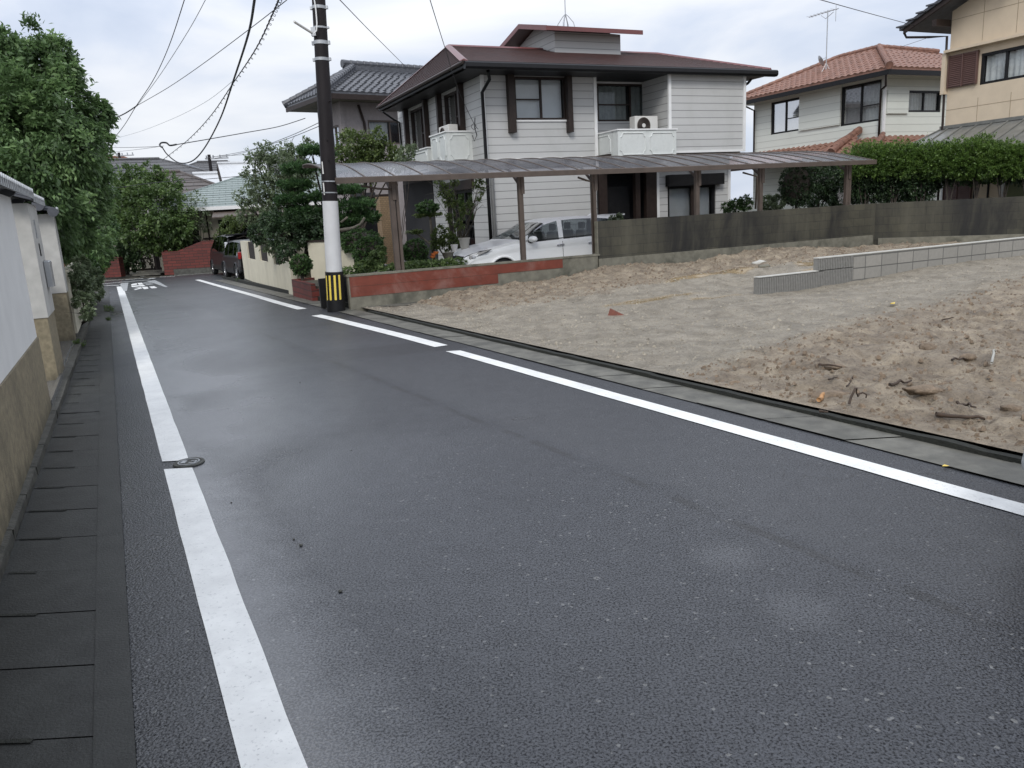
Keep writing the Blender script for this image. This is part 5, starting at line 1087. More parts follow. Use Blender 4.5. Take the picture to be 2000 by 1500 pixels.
# local x runs along the wall (away from the camera), local y points to the left, into the property
mb = MB(); mb.box(-12, .15, .0, .16, .76, 2.03); mb.build('rendered_wall', 'plaster_l', t)
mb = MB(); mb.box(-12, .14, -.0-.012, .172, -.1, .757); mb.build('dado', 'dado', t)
def coping(par, x0, x1, yc, z, half=.20, rise=.10):
    mb = MB(); 
    for s in (-1, 1): mb.prism([(x0, yc, z+rise), (x1, yc, z+rise), (x1, yc+s*half, z+.02), (x0, yc+s*half, z+.02)], (0, 0, .02))
    o = mb.build('tile_coping', 'tile_dark', par)
    mb = MB(); n = int((x1-x0)/.125)
    for i in range(n):
        x = x0+(i+.5)*(x1-x0)/n
        for s in (-1, 1): mb.tube([(x, yc+s*.05, z+rise+.02), (x, yc+s*(half+.01), z+.045)], .034, 8)
    mb.build('roll_tiles', 'tile_dark', o)
    mb = MB()
    for i in range(n):
        x = x0+(i+.5)*(x1-x0)/n; s = -1; mb.tube([(x-.035, yc+s*(half+.018), z+.058), (x+.0, yc+s*(half+.02), z+.086), (x+.035, yc+s*(half+.018), z+.05), (x+.045, yc+s*(half+.016), z+.0)], .0075, 5)
    mb.build('pale_rims', 'tile_rim', o)
    mb = MB(); ridge(mb, (x0, yc, z+rise+.01), (x1, yc, z+rise+.01), .065, .05, .28); mb.tube([(x1-.02, yc, z+.11), (x1+.03, yc, z+.11)], .09, 14); mb.build('ridge_tiles', 'tile_dark', o)
coping(t, -12, .72, .08, 2.035)
t = thing('gate_pillar', 'grey rendered gate pillar with steel mailbox, nearer of the pair', 'pillar', (pw.x+uw.x*1.62, pw.y+uw.y*1.62, 0), R(90-AW))
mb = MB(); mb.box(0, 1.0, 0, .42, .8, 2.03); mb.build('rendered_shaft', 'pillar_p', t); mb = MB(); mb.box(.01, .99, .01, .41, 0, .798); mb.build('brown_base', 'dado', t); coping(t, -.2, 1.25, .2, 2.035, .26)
mb = MB(); mb.bev(.55, .80, -.07, -.0, 1.1, 1.4, .012); mb.box(.57, .78, -.075, -.07, 1.36, 1.375); mb.build('mailbox', 'steel', t); mb = MB(); mb.box(.45, .52, -.008, 0, 1.46, 1.6); mb.build('name_plate', 'black', t); mb = MB(); mb.box(.36, .40, -.01, 0, 1.66, 1.86); mb.build('intercom', 'steel', t)
mb = MB(); mb.box(-1.42, .25, -.012, .02, -.05, .13); mb.build('granite_riser', 'granite', t)
t = thing('gate_pillar', 'grey rendered gate pillar next to the cream fence, farther of the pair', 'pillar', (pw.x+uw.x*5.3, pw.y+uw.y*5.3, 0), R(90-AW))
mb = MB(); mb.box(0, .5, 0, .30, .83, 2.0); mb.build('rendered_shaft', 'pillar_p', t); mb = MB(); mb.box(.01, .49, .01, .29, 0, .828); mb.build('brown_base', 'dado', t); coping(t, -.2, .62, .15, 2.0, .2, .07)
T = Matrix.Rotation(0, 4, 'Z'); mb = MB(); mb.tube([(-.24, -.02, 2.02), (-.20, -.02, 2.02)], .07, 14); mb.build('end_tile', 'tile_dark', t)
t = thing('entrance_door', 'dark metal gate door half open between the grey pillars', 'gate', (pw.x+uw.x*4.9-uw.y*.30, pw.y+uw.y*4.9+uw.x*.30, 0), R(90-AW))
mb = MB(); mb.box(-1.9, .35, .12, .16, .1, 1.30); mb.box(.28, .35, -.02, .12, .1, 1.33); mb.build('door_leaf', 'brown', t)
mb = MB(); 
for z in (.35, 1.15): mb.box(.34, .36, -.03, .05, z, z+.06)
mb.build('hinge', 'steel', t)
ep = MB(Matrix.Translation((pw.x, pw.y, 0)) @ Matrix.Rotation(R(90-AW), 4, 'Z')); ep.box(.2, 5.3, .03, 2.5, -.1, .10); ep.box(1.7, 5.3, -.0, .03, -.1, .08); struct(ep, 'entrance_paving', 'granite')
t = thing('cream_fence_wall', 'low cream rendered wall with shrubs spilling over it beyond the gate pillars', 'wall', (pw.x+uw.x*5.85, pw.y+uw.y*5.85, 0), R(90-AW))
mb = MB(); mb.box(0, 11.5, -.02, .12, .14, 1.12); mb.build('rendered_wall', 'cream', t); mb = MB(); mb.box(0, 11.5, -.0, .10, -.35, .138); mb.build('stone_base', 'stone_d', t)
t = thing('marker_post', 'thin white post at the corner beside the orange flowers', 'post', Pg(196, 566)); mb = MB(); mb.tube([(0, 0, 0), (0, 0, .95)], .03, 10); mb.build('shaft', 'white_pl', t); mb = MB(); mb.tube([(0, 0, .95), (0, 0, 1.0)], [.035, .02], 10); mb.build('cap', 'white_pl', t)

# ------------------------------------------------------------------ utility pole
pb = P(657, 607); lean = .047; t = thing('utility_pole', 'dark brown utility pole with white wrap and yellow striped base', 'utility pole', (pb.x, pb.y, 0))
ax = lambda z: (lean*z, 0, z); rad = lambda z: .150-.0062*z
def seg(z0, z1, dr, m, name, n=28):
    k = max(2, int((z1-z0)/.5)+1); zs = [z0+(z1-z0)*i/(k-1) for i in range(k)]; mb = MB(); mb.tube([ax(z) for z in zs], [rad(z)+dr for z in zs], n); return mb.build(name, m, t, auto=True)
seg(-.1, .74, .022, 'black', 'base_sleeve'); seg(.735, 2.03, .004, 'pole_w', 'white_wrap'); seg(2.0, 10.5, 0, 'pole_d', 'shaft')
mb = MB(); fr_ = [math.radians(x) for x in (-158, -131, -104, -77, -50, -23, 4, 31, 58, 85, 112, 139)]
fr_ = [math.radians(x) for x in (-139.5, -109.5, -77.5, -47.5, 20, 50, 80, 110)]
for th in fr_:
    for k in range(1):
        vs = []
        for q in (-.15, 0, .15):
            for z in (.22, .68): r_ = rad(z)+.0255; vs.append((lean*z+r_*math.cos(th+q*.75), r_*math.sin(th+q*.75), z))
        mb.add(vs, [(0, 2, 3, 1), (2, 4, 5, 3)])
mb.build('yellow_stripes', 'yellow', t)
for z, w_ in ((2.17, .02), (2.37, .02), (4.45, .05), (4.72, .06), (4.98, .03), (5.30, .05), (.70, .012)):
    mb = MB(); r_ = rad(z)+(.028 if z < .7 else .008); mb.tube([ax(z), ax(z+w_)], r_, 24)
    if z > 4: mb.box(lean*z+r_-.02, lean*z+r_+.03, -.03, .03, z, z+w_); mb.box(lean*z-r_-.03, lean*z-r_+.02, -.03, .03, z, z+w_)
    mb.build('band', 'steel', t, auto=True)
for i, z in enumerate((3.1, 3.75, 2.75, 2.35)):
    th = -1.2+(.5 if i % 2 else -.1); mb = MB(); r_ = rad(z); mb.tube([(lean*z+r_*math.cos(th), r_*math.sin(th), z), (lean*z+(r_+.06)*math.cos(th), (r_+.06)*math.sin(th), z)], .012, 6); mb.build('step_bolt', 'pole_d', t)
la = D(612, 66, 14.6)-pb; lb = D(574, 42, 14.2)-pb; mb = MB(); mb.tube([la, lb], [.022, .022], 8); lm = mb.build('lamp_tube', 'white_pl', t); mb = MB(); mb.box(la.x-.03, la.x+.05, la.y-.04, la.y+.04, la.z-.04, la.z+.10); mb.build('lamp_bracket', 'steel', t)
mb = MB(); c0 = [D(x, y, 14.5)-pb for x, y in ((614, 0), (617, 20), (619, 45), (618, 60), (613, 66))]; mb.tube(c0, .012, 6); mb.build('conduit', 'trim', t)
mb = MB(); s0, s1_ = D(629.5, 316, 14.62)-pb, D(629.5, 340, 14.62)-pb; mb.box(s0.x-.01, s0.x+.012, -.12, -.02, s1_.z, s0.z); s0, s1_ = D(632, 357, 14.62)-pb, D(632, 381, 14.62)-pb; mb.box(s0.x-.01, s0.x+.012, -.12, -.02, s1_.z, s0.z); mb.build('edge_plate', 'white_pl', t)
for px, pyt, Y, lab in ((408, 302, 60, 'distant dark utility pole with crossarm above the grey roofs'), (232, 298, 78, 'tiny distant utility pole top above the orange roof')):
    p = D(px, pyt, Y); g = gz(Y); t2 = thing('distant_pole', lab, 'utility pole', (p.x, p.y, g)); mb = MB(); mb.tube([(0, 0, 0), (0, 0, p.z-g)], [.16, .12], 8); mb.build('shaft', 'pole_d', t2); mb = MB(); mb.box(-.3, 1.4, -.05, .05, p.z-g-.35, p.z-g-.25)
    for k in range(4): mb.tube([(-.2+k*.5, 0, p.z-g-.25), (-.2+k*.5, 0, p.z-g-.05)], .05, 6)
    mb.build('crossarm', 'steel', t2)
# ------------------------------------------------------------------ overhead cables
def cable(pts, r, label, name='overhead_cable', m='cable', spiral=0, sub=10):
    Q = [D(*p) for p in pts]; out = []
    for i in range(len(Q)-1):
        p0_, p1_, p2_, p3_ = Q[max(i-1, 0)], Q[i], Q[i+1], Q[min(i+2, len(Q)-1)]
        for k in range(sub):
            u_ = k/sub; out.append(.5*((2*p1_)+(p2_-p0_)*u_+(2*p0_-5*p1_+4*p2_-p3_)*u_**2+(3*p1_-p0_-3*p2_+p3_)*u_**3))
    out.append(Q[-1]); r *= .72; mb = MB(); mb.tube(out, r, 6)
    if spiral:
        L_ = sum((out[i+1]-out[i]).length for i in range(len(out)-1)); sp = []; n = int(L_/.08); 
        for k in range(n):
            f_ = k/n*(len(out)-1); i = int(f_); q = out[i].lerp(out[min(i+1, len(out)-1)], f_-i); A = k*.9; sp.append(q+Vector((spiral*math.cos(A), 0, spiral*math.sin(A)-spiral)))
        mb.tube(sp, r*.45, 4)
    return tag(mb.build(name, m, smooth=True), label, 'cable')
cable([(504, -60, 9), (497, 0, 10), (484, 70, 12), (455, 160, 15), (430, 232, 18), (400, 288, 21), (376, 314, 22.5), (350, 318, 23.5), (328, 303, 24), (317, 288, 24)], .024, 'thick black cable sagging in a loop to the bundle left of the utility pole')
cable([(317, 288, 24), (312, 284, 24.2), (315, 279, 24.3), (325, 279, 24.4), (332, 284, 24.4), (345, 282, 24.5)], .035, 'black splice bundle where the sagging cable meets the house cable', 'cable_splice')
cable([(335, 284, 24.4), (400, 273, 25.5), (480, 259, 27), (545, 247, 29), (596, 231, 31)], .02, 'black cable from the splice bundle to the grey tiled house')
cable([(190, 288, 34), (250, 288, 29), (314, 286, 24.2)], .012, 'thin cable running left from the splice bundle')
cable([(552, -20, 10), (535, 22, 11), (500, 95, 13), (455, 163, 16), (410, 228, 20), (365, 275, 25), (318, 312, 33)], .013, 'cable wound with a thin spiral hanger right of the sagging cable', spiral=.028)
cable([(368, -30, 14), (360, 0, 14.5), (330, 90, 17), (300, 155, 19), (266, 207, 21), (235, 255, 24), (193, 302, 30)], .012, 'thin wire crossing the junction clamp, leftmost at the top edge')
cable([(412, -25, 14), (401, 0, 14.5), (365, 65, 16), (310, 150, 19), (268, 206, 21)], .009, 'pale thin wire meeting the junction clamp, second from the left', m='steel')
cable([(560, 0, 12), (500, 47, 14), (400, 122, 17), (330, 170, 19), (268, 206, 21)], .009, 'thin wire sloping from the utility pole top to the junction clamp')
cable([(268, 206, 21), (245, 221, 21.5), (222, 232, 22)], .02, 'short clamped cable between the junction clamp and the big tree')
cable([(455, 158, 16), (400, 200, 19), (330, 235, 23), (260, 261, 28), (190, 278, 34)], .006, 'faint wire crossing the sky below the junction clamp', m='steel')
cable([(640, -25, 13), (664, 0, 14), (720, 58, 19), (760, 98, 24), (797, 135, 30)], .011, 'thin wire from the pole down to the grey tile roof')
cable([(832, -30, 12), (840, 0, 13), (868, 90, 17), (895, 175, 20), (925, 240, 21), (934, 252, 21.3)], .010, 'thin service wire descending to the corner of the white house')
cable([(1560, -12, 14), (1604, 0, 15), (1690, 24, 19), (1794, 52, 25)], .010, 'thin wire running to the eave of the beige house')
cable([(400, 309, 60), (470, 297, 52), (550, 275, 42), (622, 247, 34)], .02, 'upper of two distant wires rising to the grey tiled house'); cable([(420, 309, 60), (480, 297, 52), (560, 268, 42), (622, 240, 34)], .02, 'lower of two distant wires rising to the grey tiled house')
cable([(415, 306, 60), (460, 303, 62), (500, 301, 70)], .025, 'distant wire right of the far pole'); cable([(190, 300, 60), (260, 293, 50), (320, 285, 42)], .014, 'faint low wire over the far roofs')
cable([(195, 372, 30), (300, 357, 28), (400, 350, 26), (470, 344, 24)], .014, 'low cable crossing in front of the green roof')
cable([(1752, 94, 34), (1800, 78, 30), (1815, 72, 27)], .010, 'short wire between the orange roof and the beige house')

# ------------------------------------------------------------------ vehicles
def car(name, label, cat, loc, rz, prm, paint, gls='glass_dark'):
    """lofted car body; x runs from nose to tail, y across, built from a height table"""
    t = thing(name, label, cat, loc, rz); Lc_, Wc = prm['L'], prm['W']/2
    def itp(tab, x):
        xs_ = [q[0] for q in tab]; ys_ = [q[1] for q in tab]; return float(np.interp(x, xs_, ys_))
    xs_ = sorted(set([round(i*Lc_/110, 4) for i in range(111)]+[q[0] for q in prm['top']])); top, belt, plan = prm['top'], prm['belt'], prm['plan']
    def smooth(tab, x, h=.06): return (itp(tab, x-h)+2*itp(tab, x)+itp(tab, x+h))/4
    secs = []
    for x in xs_:
        zt_x = smooth(top, x); zb_x = min(smooth(belt, x), zt_x-.012); w = Wc*smooth(plan, x, .04); g = max(0, zt_x-zb_x); wr = w-min(.24, g*.30)-(.0 if g > .1 else .03)
        zl = smooth(prm['low'], x)
        s = [(0, zl), (w*.88, zl), (w*.97, zl+.05)]+[(w*(1.0-.004*abs(j-5)), zl+.05+(zb_x-.15-zl)*j/13) for j in range(1, 13)]+[(w*.985, zb_x-.10), (w*.955, zb_x-.005), (w*.94, zb_x), ((w*.94+wr)/2, (zb_x+zt_x)/2+.01*g), (wr, zt_x-.06*min(1, g*3)), (wr*.9, zt_x-.018*min(1, g*4)), (wr*.55, zt_x-.003), (0, zt_x+.004)]
        secs.append(s)
    npf = len(secs[0]); KO = npf-13; V_ = {}; groups = {'body': MB(), 'windscreen': MB(), 'side_window': MB(), 'rear_window': MB()}
    arches = prm['wheels']; ra = prm['ra']
    def face_group(x, k):
        k -= KO
        if k in (7, 8):
            for a_, b_ in prm['glass']:
                if a_ < x < b_: return 'side_window'
        if k in (9, 10, 11):
            if prm['ws'][0] < x < prm['ws'][1]: return 'windscreen'
            if prm['rw'][0] < x < prm['rw'][1]: return 'rear_window'
        return 'body'
    for sgn in (1, -1):
        for gname, mb in groups.items():
            o = len(mb.v); mb.v += [(xs_[i], sgn*s[0], s[1]) for i, sct in enumerate(secs) for s in sct]
            for i in range(len(xs_)-1):
                for k in range(npf-1):
                    xc = (xs_[i]+xs_[i+1])/2
                    if face_group(xc, k) != gname: continue
                    zc_ = (secs[i][k][1]+secs[i][k+1][1])/2
                    if gname == 'body' and k < KO+6 and any(math.hypot(xc-wx, zc_-prm['rw_']) < ra for wx in arches): continue
                    a_ = o+i*npf+k; mb.f.append((a_, a_+1, a_+npf+1, a_+npf)); mb.m.append(0)
            if gname == 'body': mb.f += [tuple(o+k for k in range(npf)), tuple(o+(len(xs_)-1)*npf+k for k in range(npf))]; mb.m += [0, 0]
    for gname, mb in groups.items():
        if not mb.f: continue
        if gname == 'side_window':
            for sg in (1, -1):
                m3 = MB(); half_ = len(mb.v)//2; fs_ = [f for f in mb.f if (f[0] < half_) == (sg == 1)]; idx = sorted({i for f in fs_ for i in f}); mp_ = {v: i for i, v in enumerate(idx)}; m3.v = [mb.v[i] for i in idx]; m3.f = [tuple(mp_[i] for i in f) for f in fs_]; m3.m = [0]*len(fs_); m3.build('side_windows', gls, t, smooth=True)
            continue
        idx = sorted({i for f in mb.f for i in f}); mp_ = {v: i for i, v in enumerate(idx)}; mb.v = [mb.v[i] for i in idx]; mb.f = [tuple(mp_[i] for i in f) for f in mb.f]
        mb.build(gname, paint if gname == 'body' else gls, t, auto=True)
    mb = MB(); mb.box(prm['ws'][0]+.12, Lc_-.35, -Wc*.72, Wc*.72, .22, prm['belt'][3][1]-.04); mb.build('interior', 'room', t)
    mb = MB()
    for x in (prm['ws'][1]+.35, prm['ws'][1]+1.15):
        for s in (1, -1): mb.bev(x, x+.12, s*.36-.22, s*.36+.22, .5, prm['belt'][3][1]+.18, .03); mb.bev(x+.02, x+.1, s*.36-.12, s*.36+.12, prm['belt'][3][1]+.2, prm['belt'][3][1]+.36, .02)
    mb.build('seats', 'blind', t)
    R_ = prm['rw_']
    for wx in arches:
        for s in (1, -1):
            T = Matrix.Translation((wx, s*(Wc-.11), R_)) @ Matrix.Rotation(R(-90*s), 4, 'X'); mb = MB(T); mb.lathe([(R_*.62, -.10), (R_*.93, -.10), (R_, -.06), (R_, .06), (R_*.93, .10), (R_*.62, .10)], n=28); ty = mb.build('wheel', 'rubber', t, auto=True)
            mb = MB(T); mb.lathe([(R_*.64, .08), (R_*.60, .05), (R_*.58, .03)], n=28)
            for k in range(10):
                A = k*math.pi/5; c_, s_ = math.cos(A), math.sin(A); mb.prism([(c_*.05-s_*.02, s_*.05+c_*.02, .05), (c_*R_*.6-s_*.025, s_*R_*.6+c_*.025, .075), (c_*R_*.6+s_*.025, s_*R_*.6-c_*.025, .075), (c_*.05+s_*.02, s_*.05-c_*.02, .05)], (0, 0, .015))
            mb.lathe([(0, .075), (.06, .07), (.065, .05)], n=14); mb.build('rim', 'alloy', ty); mb = MB(T); mb.lathe([(0, .0), (R_*.62, .0)], n=20); mb.build('brake_backing', 'black', ty)
            mb = MB(); ww_ = Wc*1.0; mb.tube([(wx+ra*math.cos(R(a_)), s*(ww_-.012), R_+ra*math.sin(R(a_))) for a_ in range(-12, 193, 12)], .028, 6); mb.build('arch_lip', paint, t, smooth=True)
            mb = MB(); mb.prism([(wx+ra*math.cos(R(a_)), s*(ww_-.05), R_+ra*math.sin(R(a_))) for a_ in range(-12, 193, 12)], (0, -s*.28, 0)); mb.build('wheel_well', 'black', t)
    return t
WAGON = dict(L=4.4, W=1.70, rw_=.31, ra=.37, wheels=(.90, 3.50), low=[(0, .34), (.25, .20), (4.1, .20), (4.4, .36)],
    top=[(0, .60), (.06, .72), (.22, .80), (.6, .90), (1.15, .985), (1.25, 1.00), (2.02, 1.385), (2.35, 1.455), (2.8, 1.475), (3.5, 1.46), (4.0, 1.41), (4.12, 1.38), (4.3, 1.02), (4.4, .92)],
    belt=[(0, .56), (.22, .76), (1.2, .93), (2.2, .965), (3.6, 1.0), (4.2, 1.03), (4.4, .9)], plan=[(0, .70), (.08, .84), (.3, .95), (.8, 1.0), (3.7, 1.0), (4.2, .93), (4.4, .84)],
    ws=(1.30, 2.02), rw=(4.10, 4.30), glass=[(1.55, 2.38), (2.46, 3.28), (3.32, 4.0)])
MPV = dict(L=4.3, W=1.68, rw_=.31, ra=.36, wheels=(.75, 3.50), low=[(0, .32), (.25, .22), (4.0, .22), (4.3, .34)],
    top=[(0, .75), (.08, .90), (.5, 1.02), (.65, 1.06), (1.2, 1.58), (1.5, 1.66), (2.5, 1.72), (3.9, 1.69), (4.15, 1.62), (4.22, 1.15), (4.3, .98)],
    belt=[(0, .7), (.3, .92), (.9, 1.0), (2.2, 1.02), (3.6, 1.03), (4.2, 1.04), (4.3, .95)], plan=[(0, .80), (.08, .90), (.3, .97), (.8, 1.0), (3.7, 1.0), (4.15, .97), (4.3, .90)],
    ws=(.75, 1.22), rw=(4.14, 4.25), glass=[(.98, 1.55), (1.65, 2.55), (2.65, 3.4), (3.46, 4.1)])
Wm = lambda s_, n_: W0+U*s_+NN*n_
cw = car('white_wagon', 'white estate car parked under the carport facing left', 'car', Wm(2.98, 2.25), RZ, WAGON, 'white_car')
def wagon_details(cw, paint):
    for s in (1, -1):
        k = s
        mb = MB(); mb.prism([(.04, k*.50, .70), (.10, k*.72, .72), (.52, k*.835, .83), (.50, k*.81, .87), (.22, k*.70, .82), (.06, k*.52, .76)], (.0, 0, .0)); 
        mb.v = [(x, y, z) for x, y, z in mb.v]; mb = MB(); pts = [(.115, k*.50, .655), (.17, k*.70, .665), (.50, k*.842, .80), (.62, k*.845, .865), (.40, k*.79, .845), (.17, k*.66, .775), (.10, k*.50, .72)]
        c_ = Vector((.3, k*.4, .6)); mb.prism([Vector(p)+(Vector((-.03, k*.022, .0))) for p in pts], (.05, -k*.03, 0)); hl = mb.build('headlight', 'lamp', cw)
        mb = MB(); mb.lathe([(0, 0), (.05, .01), (.055, -.03)], (.22, k*.735, .735), 14); mb.build('lens', 'clear_lens', hl)
    mb = MB(); mb.prism([(.02, -.5, .66), (.02, .5, .66), (.045, .48, .73), (.045, -.48, .73)], (.05, 0, 0)); mb.build('grille', 'black', cw)
    mb = MB(); mb.bev(-.022, .1, -.52, .52, .30, .47, .03); mb.build('lower_intake', 'black', cw); mb = MB(); mb.box(-.035, -.02, -.18, .18, .38, .50); mb.build('number_plate', 'white_pl', cw)
    mb = MB(); mb.tube([(.02, -.5, .735), (.015, 0, .745), (.02, .5, .735)], .012, 6); mb.build('chrome_strip', 'chrome', cw)
    for s in (-1, 1):
        mb = MB(Matrix.Translation((1.62, s*.93, 1.02)) @ Matrix.Diagonal((.10, .13, .075, 1))); mb.lathe([(math.sin(R(a_)), -math.cos(R(a_))) for a_ in range(0, 181, 20)], n=14); mr = mb.build('door_mirror', paint, cw, smooth=True); mb = MB(); mb.box(1.58, 1.66, s*.80-.03, s*.86+.03, .93, .97); mb.build('mirror_stalk', 'black', mr)
        for x in (2.28, 3.12): mb = MB(); mb.tube([(x, s*.853, .84), (x+.02, s*.872, .85), (x+.16, s*.872, .855), (x+.18, s*.853, .85)], .013, 6); mb.build('door_handle', 'chrome', cw, smooth=True)
        for x in (1.40, 2.43, 3.30):
            mb = MB(); mb.tube([(x, s*.848, .32), (x, s*.856, .6), (x+.0, s*.838, .93)], .0045, 4); mb.build('door_gap', 'black', cw)
        mb = MB(); mb.tube([(1.50, s*.795, .985), (2.2, s*.81, .995), (3.2, s*.81, 1.02), (4.0, s*.80, 1.04)], .009, 5); mb.build('window_trim', 'black', cw)
    mb = MB(); mb.prism([(4.02, -.55, 1.40), (4.02, .55, 1.40), (4.36, .52, 1.43), (4.36, -.52, 1.43)], (0, 0, .035)); mb.build('roof_spoiler', paint, cw); mb = MB(); mb.prism([(3.6, -.01, 1.46), (3.78, -.01, 1.46), (3.78, -.01, 1.55)], (0, .02, 0)); mb.build('antenna_fin', paint, cw)
wagon_details(cw, 'white_car')
# two black cars in front of the cream wall, tails towards the camera
kd = az(-29.5)
def park(px, py, off): p = Pg(px, py); return p
pr = Pg(446, 543); kr = math.atan2(kd.y, kd.x)
kb = car('black_minivan', 'tall black minivan parked at the corner, farther of the two black cars', 'car', tuple(pr+kd*4.3+Vector((.87, .49, 0))*.84), kr+math.pi, MPV, 'black_car', 'glass_privacy')
def tails(t, Lc_, Wc, z, m, h=.4, dx=0):
    for s in (1, -1): mb = MB(); mb.bev(Lc_-.14+dx, Lc_-.0+dx, s*(Wc-.10)-.06, s*(Wc-.10)+.06, z, z+h, .02); mb.build('tail_light', m, t)
tails(kb, 4.3, .84, .95, 'clear_lens', .48); mb = MB(); mb.prism([(4.0, -.7, 1.66), (4.0, .7, 1.66), (4.4, .68, 1.69), (4.4, -.68, 1.69)], (0, 0, .04)); mb.build('roof_spoiler', 'black_car', kb); mb = MB(); mb.box(4.3, 4.312, -.22, .22, .75, .9); mb.build('number_plate', 'white_pl', kb)
p2_ = Pg(474, 551.5)+kd*.25; SMALL = dict(MPV); SMALL['L'] = 3.6; SMALL['wheels'] = (.65, 2.95); sc_ = lambda tab, f: [(x*3.6/4.3, z*f if z > .5 else z) for x, z in tab]
SMALL['top'] = sc_(MPV['top'], .86); SMALL['belt'] = sc_(MPV['belt'], .9); SMALL['plan'] = [(x*3.6/4.3, z) for x, z in MPV['plan']]; SMALL['low'] = [(x*3.6/4.3, z) for x, z in MPV['low']]; SMALL['ws'] = (.62, 1.02); SMALL['rw'] = (3.45, 3.56); SMALL['glass'] = [(.85, 1.5), (1.6, 2.5), (2.6, 3.3)]
ks = car('black_hatchback', 'small black hatchback parked nearest the cream wall', 'car', tuple(p2_+kd*3.6+Vector((.87, .49, 0))*.82), kr+math.pi-.0, SMALL, 'black_car', 'glass_privacy')
tails(ks, 3.6, .84, .82, 'red_lens', .25)
# ------------------------------------------------------------------ vegetation
def leaves(name, par, blobs, n, size, m, aspect=.45, droop=.35, shell=.72, up=0., folded=True, jit=.12, flat=1.0, seed=0, cpb=75, clump=.17):
    """leaf-sized faces through the volume of a set of uneven clumps; blobs: (centre, radius or (rx, ry, rz), weight)"""
    g = np.random.default_rng(seed+len(blobs)); C_ = np.array([tuple(b[0]) for b in blobs]); Rr = np.array([(b[1],)*3 if isinstance(b[1], (int, float)) else b[1] for b in blobs], float)
    wgt = np.array([(r[0]*r[1]*r[2])**(2/3) for r in Rr]); wgt /= wgt.sum(); idx = g.choice(len(blobs), n, p=wgt)
    d = g.normal(size=(n, 3)); d /= np.linalg.norm(d, axis=1)[:, None]
    # twig clusters: quantise directions so that leaves gather in sprays with gaps between them
    ncl = int(min(max(10, cpb), 400)); nC = len(blobs)*ncl; cl = g.normal(size=(nC, 3)); cl /= np.linalg.norm(cl, axis=1)[:, None]; pick = idx*ncl+g.integers(0, ncl, n)
    rad_cl = shell+(1.10-shell)*g.random(nC)**.8; rad_cl[g.random(nC) < .10] *= 1.13; sz_cl = clump*(.55+.9*g.random(nC))
    off_ = g.normal(size=(n, 3))*.55; d = cl[pick]*rad_cl[pick][:, None]+off_*sz_cl[pick][:, None]; r = np.ones(n); inner = (off_*cl[pick]).sum(1)
    pos = C_[idx]+d*Rr[idx]*r[:, None]+g.normal(0, jit*size, (n, 3))
    out_ = d/np.linalg.norm(d, axis=1)[:, None]; ax_ = out_+g.normal(0, .55, (n, 3)); ax_[:, 2] += up-droop; ax_ /= np.linalg.norm(ax_, axis=1)[:, None]
    sd_ = np.cross(ax_, g.normal(size=(n, 3))+np.array([0, 0, 1.2])); sd_ /= np.linalg.norm(sd_, axis=1)[:, None]+1e-9; nr_ = np.cross(sd_, ax_)
    s = size*(.6+.8*g.random(n))[:, None]; wv = s*aspect*.5
    base_ = pos-ax_*s*.5; tip = pos+ax_*s*.5-nr_*s*.12*np.sign(nr_[:, 2:3]); l_ = pos+sd_*wv; r_ = pos-sd_*wv
    v = np.stack([base_, l_, tip, r_], 1).reshape(-1, 3); me = bpy.data.meshes.new(name)
    if par is not None: iv = np.array(WM[par.name].inverted()); v = v@iv[:3, :3].T+iv[:3, 3]
    nf = n; me.vertices.add(4*nf); me.vertices.foreach_set('co', v.astype(np.float32).ravel()); me.loops.add(4*nf); me.loops.foreach_set('vertex_index', np.arange(4*nf, dtype=np.int32))
    me.polygons.add(nf); me.polygons.foreach_set('loop_start', np.arange(0, 4*nf, 4, dtype=np.int32)); me.update(calc_edges=True)
    a = me.attributes.new('tint', 'FLOAT', 'FACE'); ct = g.random(len(cl))*.5; a.data.foreach_set('value', np.clip(ct[pick]+g.random(n)*.32+.12*inner+.08, 0, 1).astype(np.float32))
    me.materials.append(LF[m]); o = bpy.data.objects.new(name, me); COL.objects.link(o)
    if par is not None: o.parent = par
    return o
def branchy(par, base_, tips, r, m, name='trunk', fork=.4):
    mb = MB(); b = Vector(base_); c = Vector((0, 0, 0))
    for q in tips: c += Vector(q)/len(tips)
    k = b.lerp(Vector((c.x, c.y, b.z+(c.z-b.z)*.9)), fork); pts = [b+Vector((0, 0, -.1)), b.lerp(k, .35)+Vector((random.uniform(-.08, .08), random.uniform(-.08, .08), 0)), b.lerp(k, .7)+Vector((random.uniform(-.08, .08), 0, 0)), k]
    mb.tube(pts, [r*1.25, r, r*.85, r*.75], 10)
    for q in tips:
        q = Vector(q); m_ = k.lerp(q, .5)+Vector((random.uniform(-.15, .15), random.uniform(-.15, .15), random.uniform(-.1, .2)))*(q-k).length*.3; s = pts[2].lerp(k, random.random())
        mb.tube([s, s.lerp(m_, .5)+Vector((0, 0, .05)), m_, m_.lerp(q, .6), q], [r*.5, r*.42, r*.3, r*.18, r*.07], 7)
        for _ in range(3):
            e = q+Vector((random.gauss(0, 1), random.gauss(0, 1), random.gauss(0, .7)))*min(.22, (q-k).length*.10); mb.tube([m_.lerp(q, random.random()), e.lerp(q, .4), e], [r*.14, r*.09, r*.03], 5)
    return mb.build(name, m, par, smooth=True, world=True)
def B(px, py, Y, rp, ry=None, rz=None):
    c = D(px, py, Y); r = rp*Y/1510; return (c, (r, (ry*Y/1510 if ry else r), (rz*Y/1510 if rz else r)))
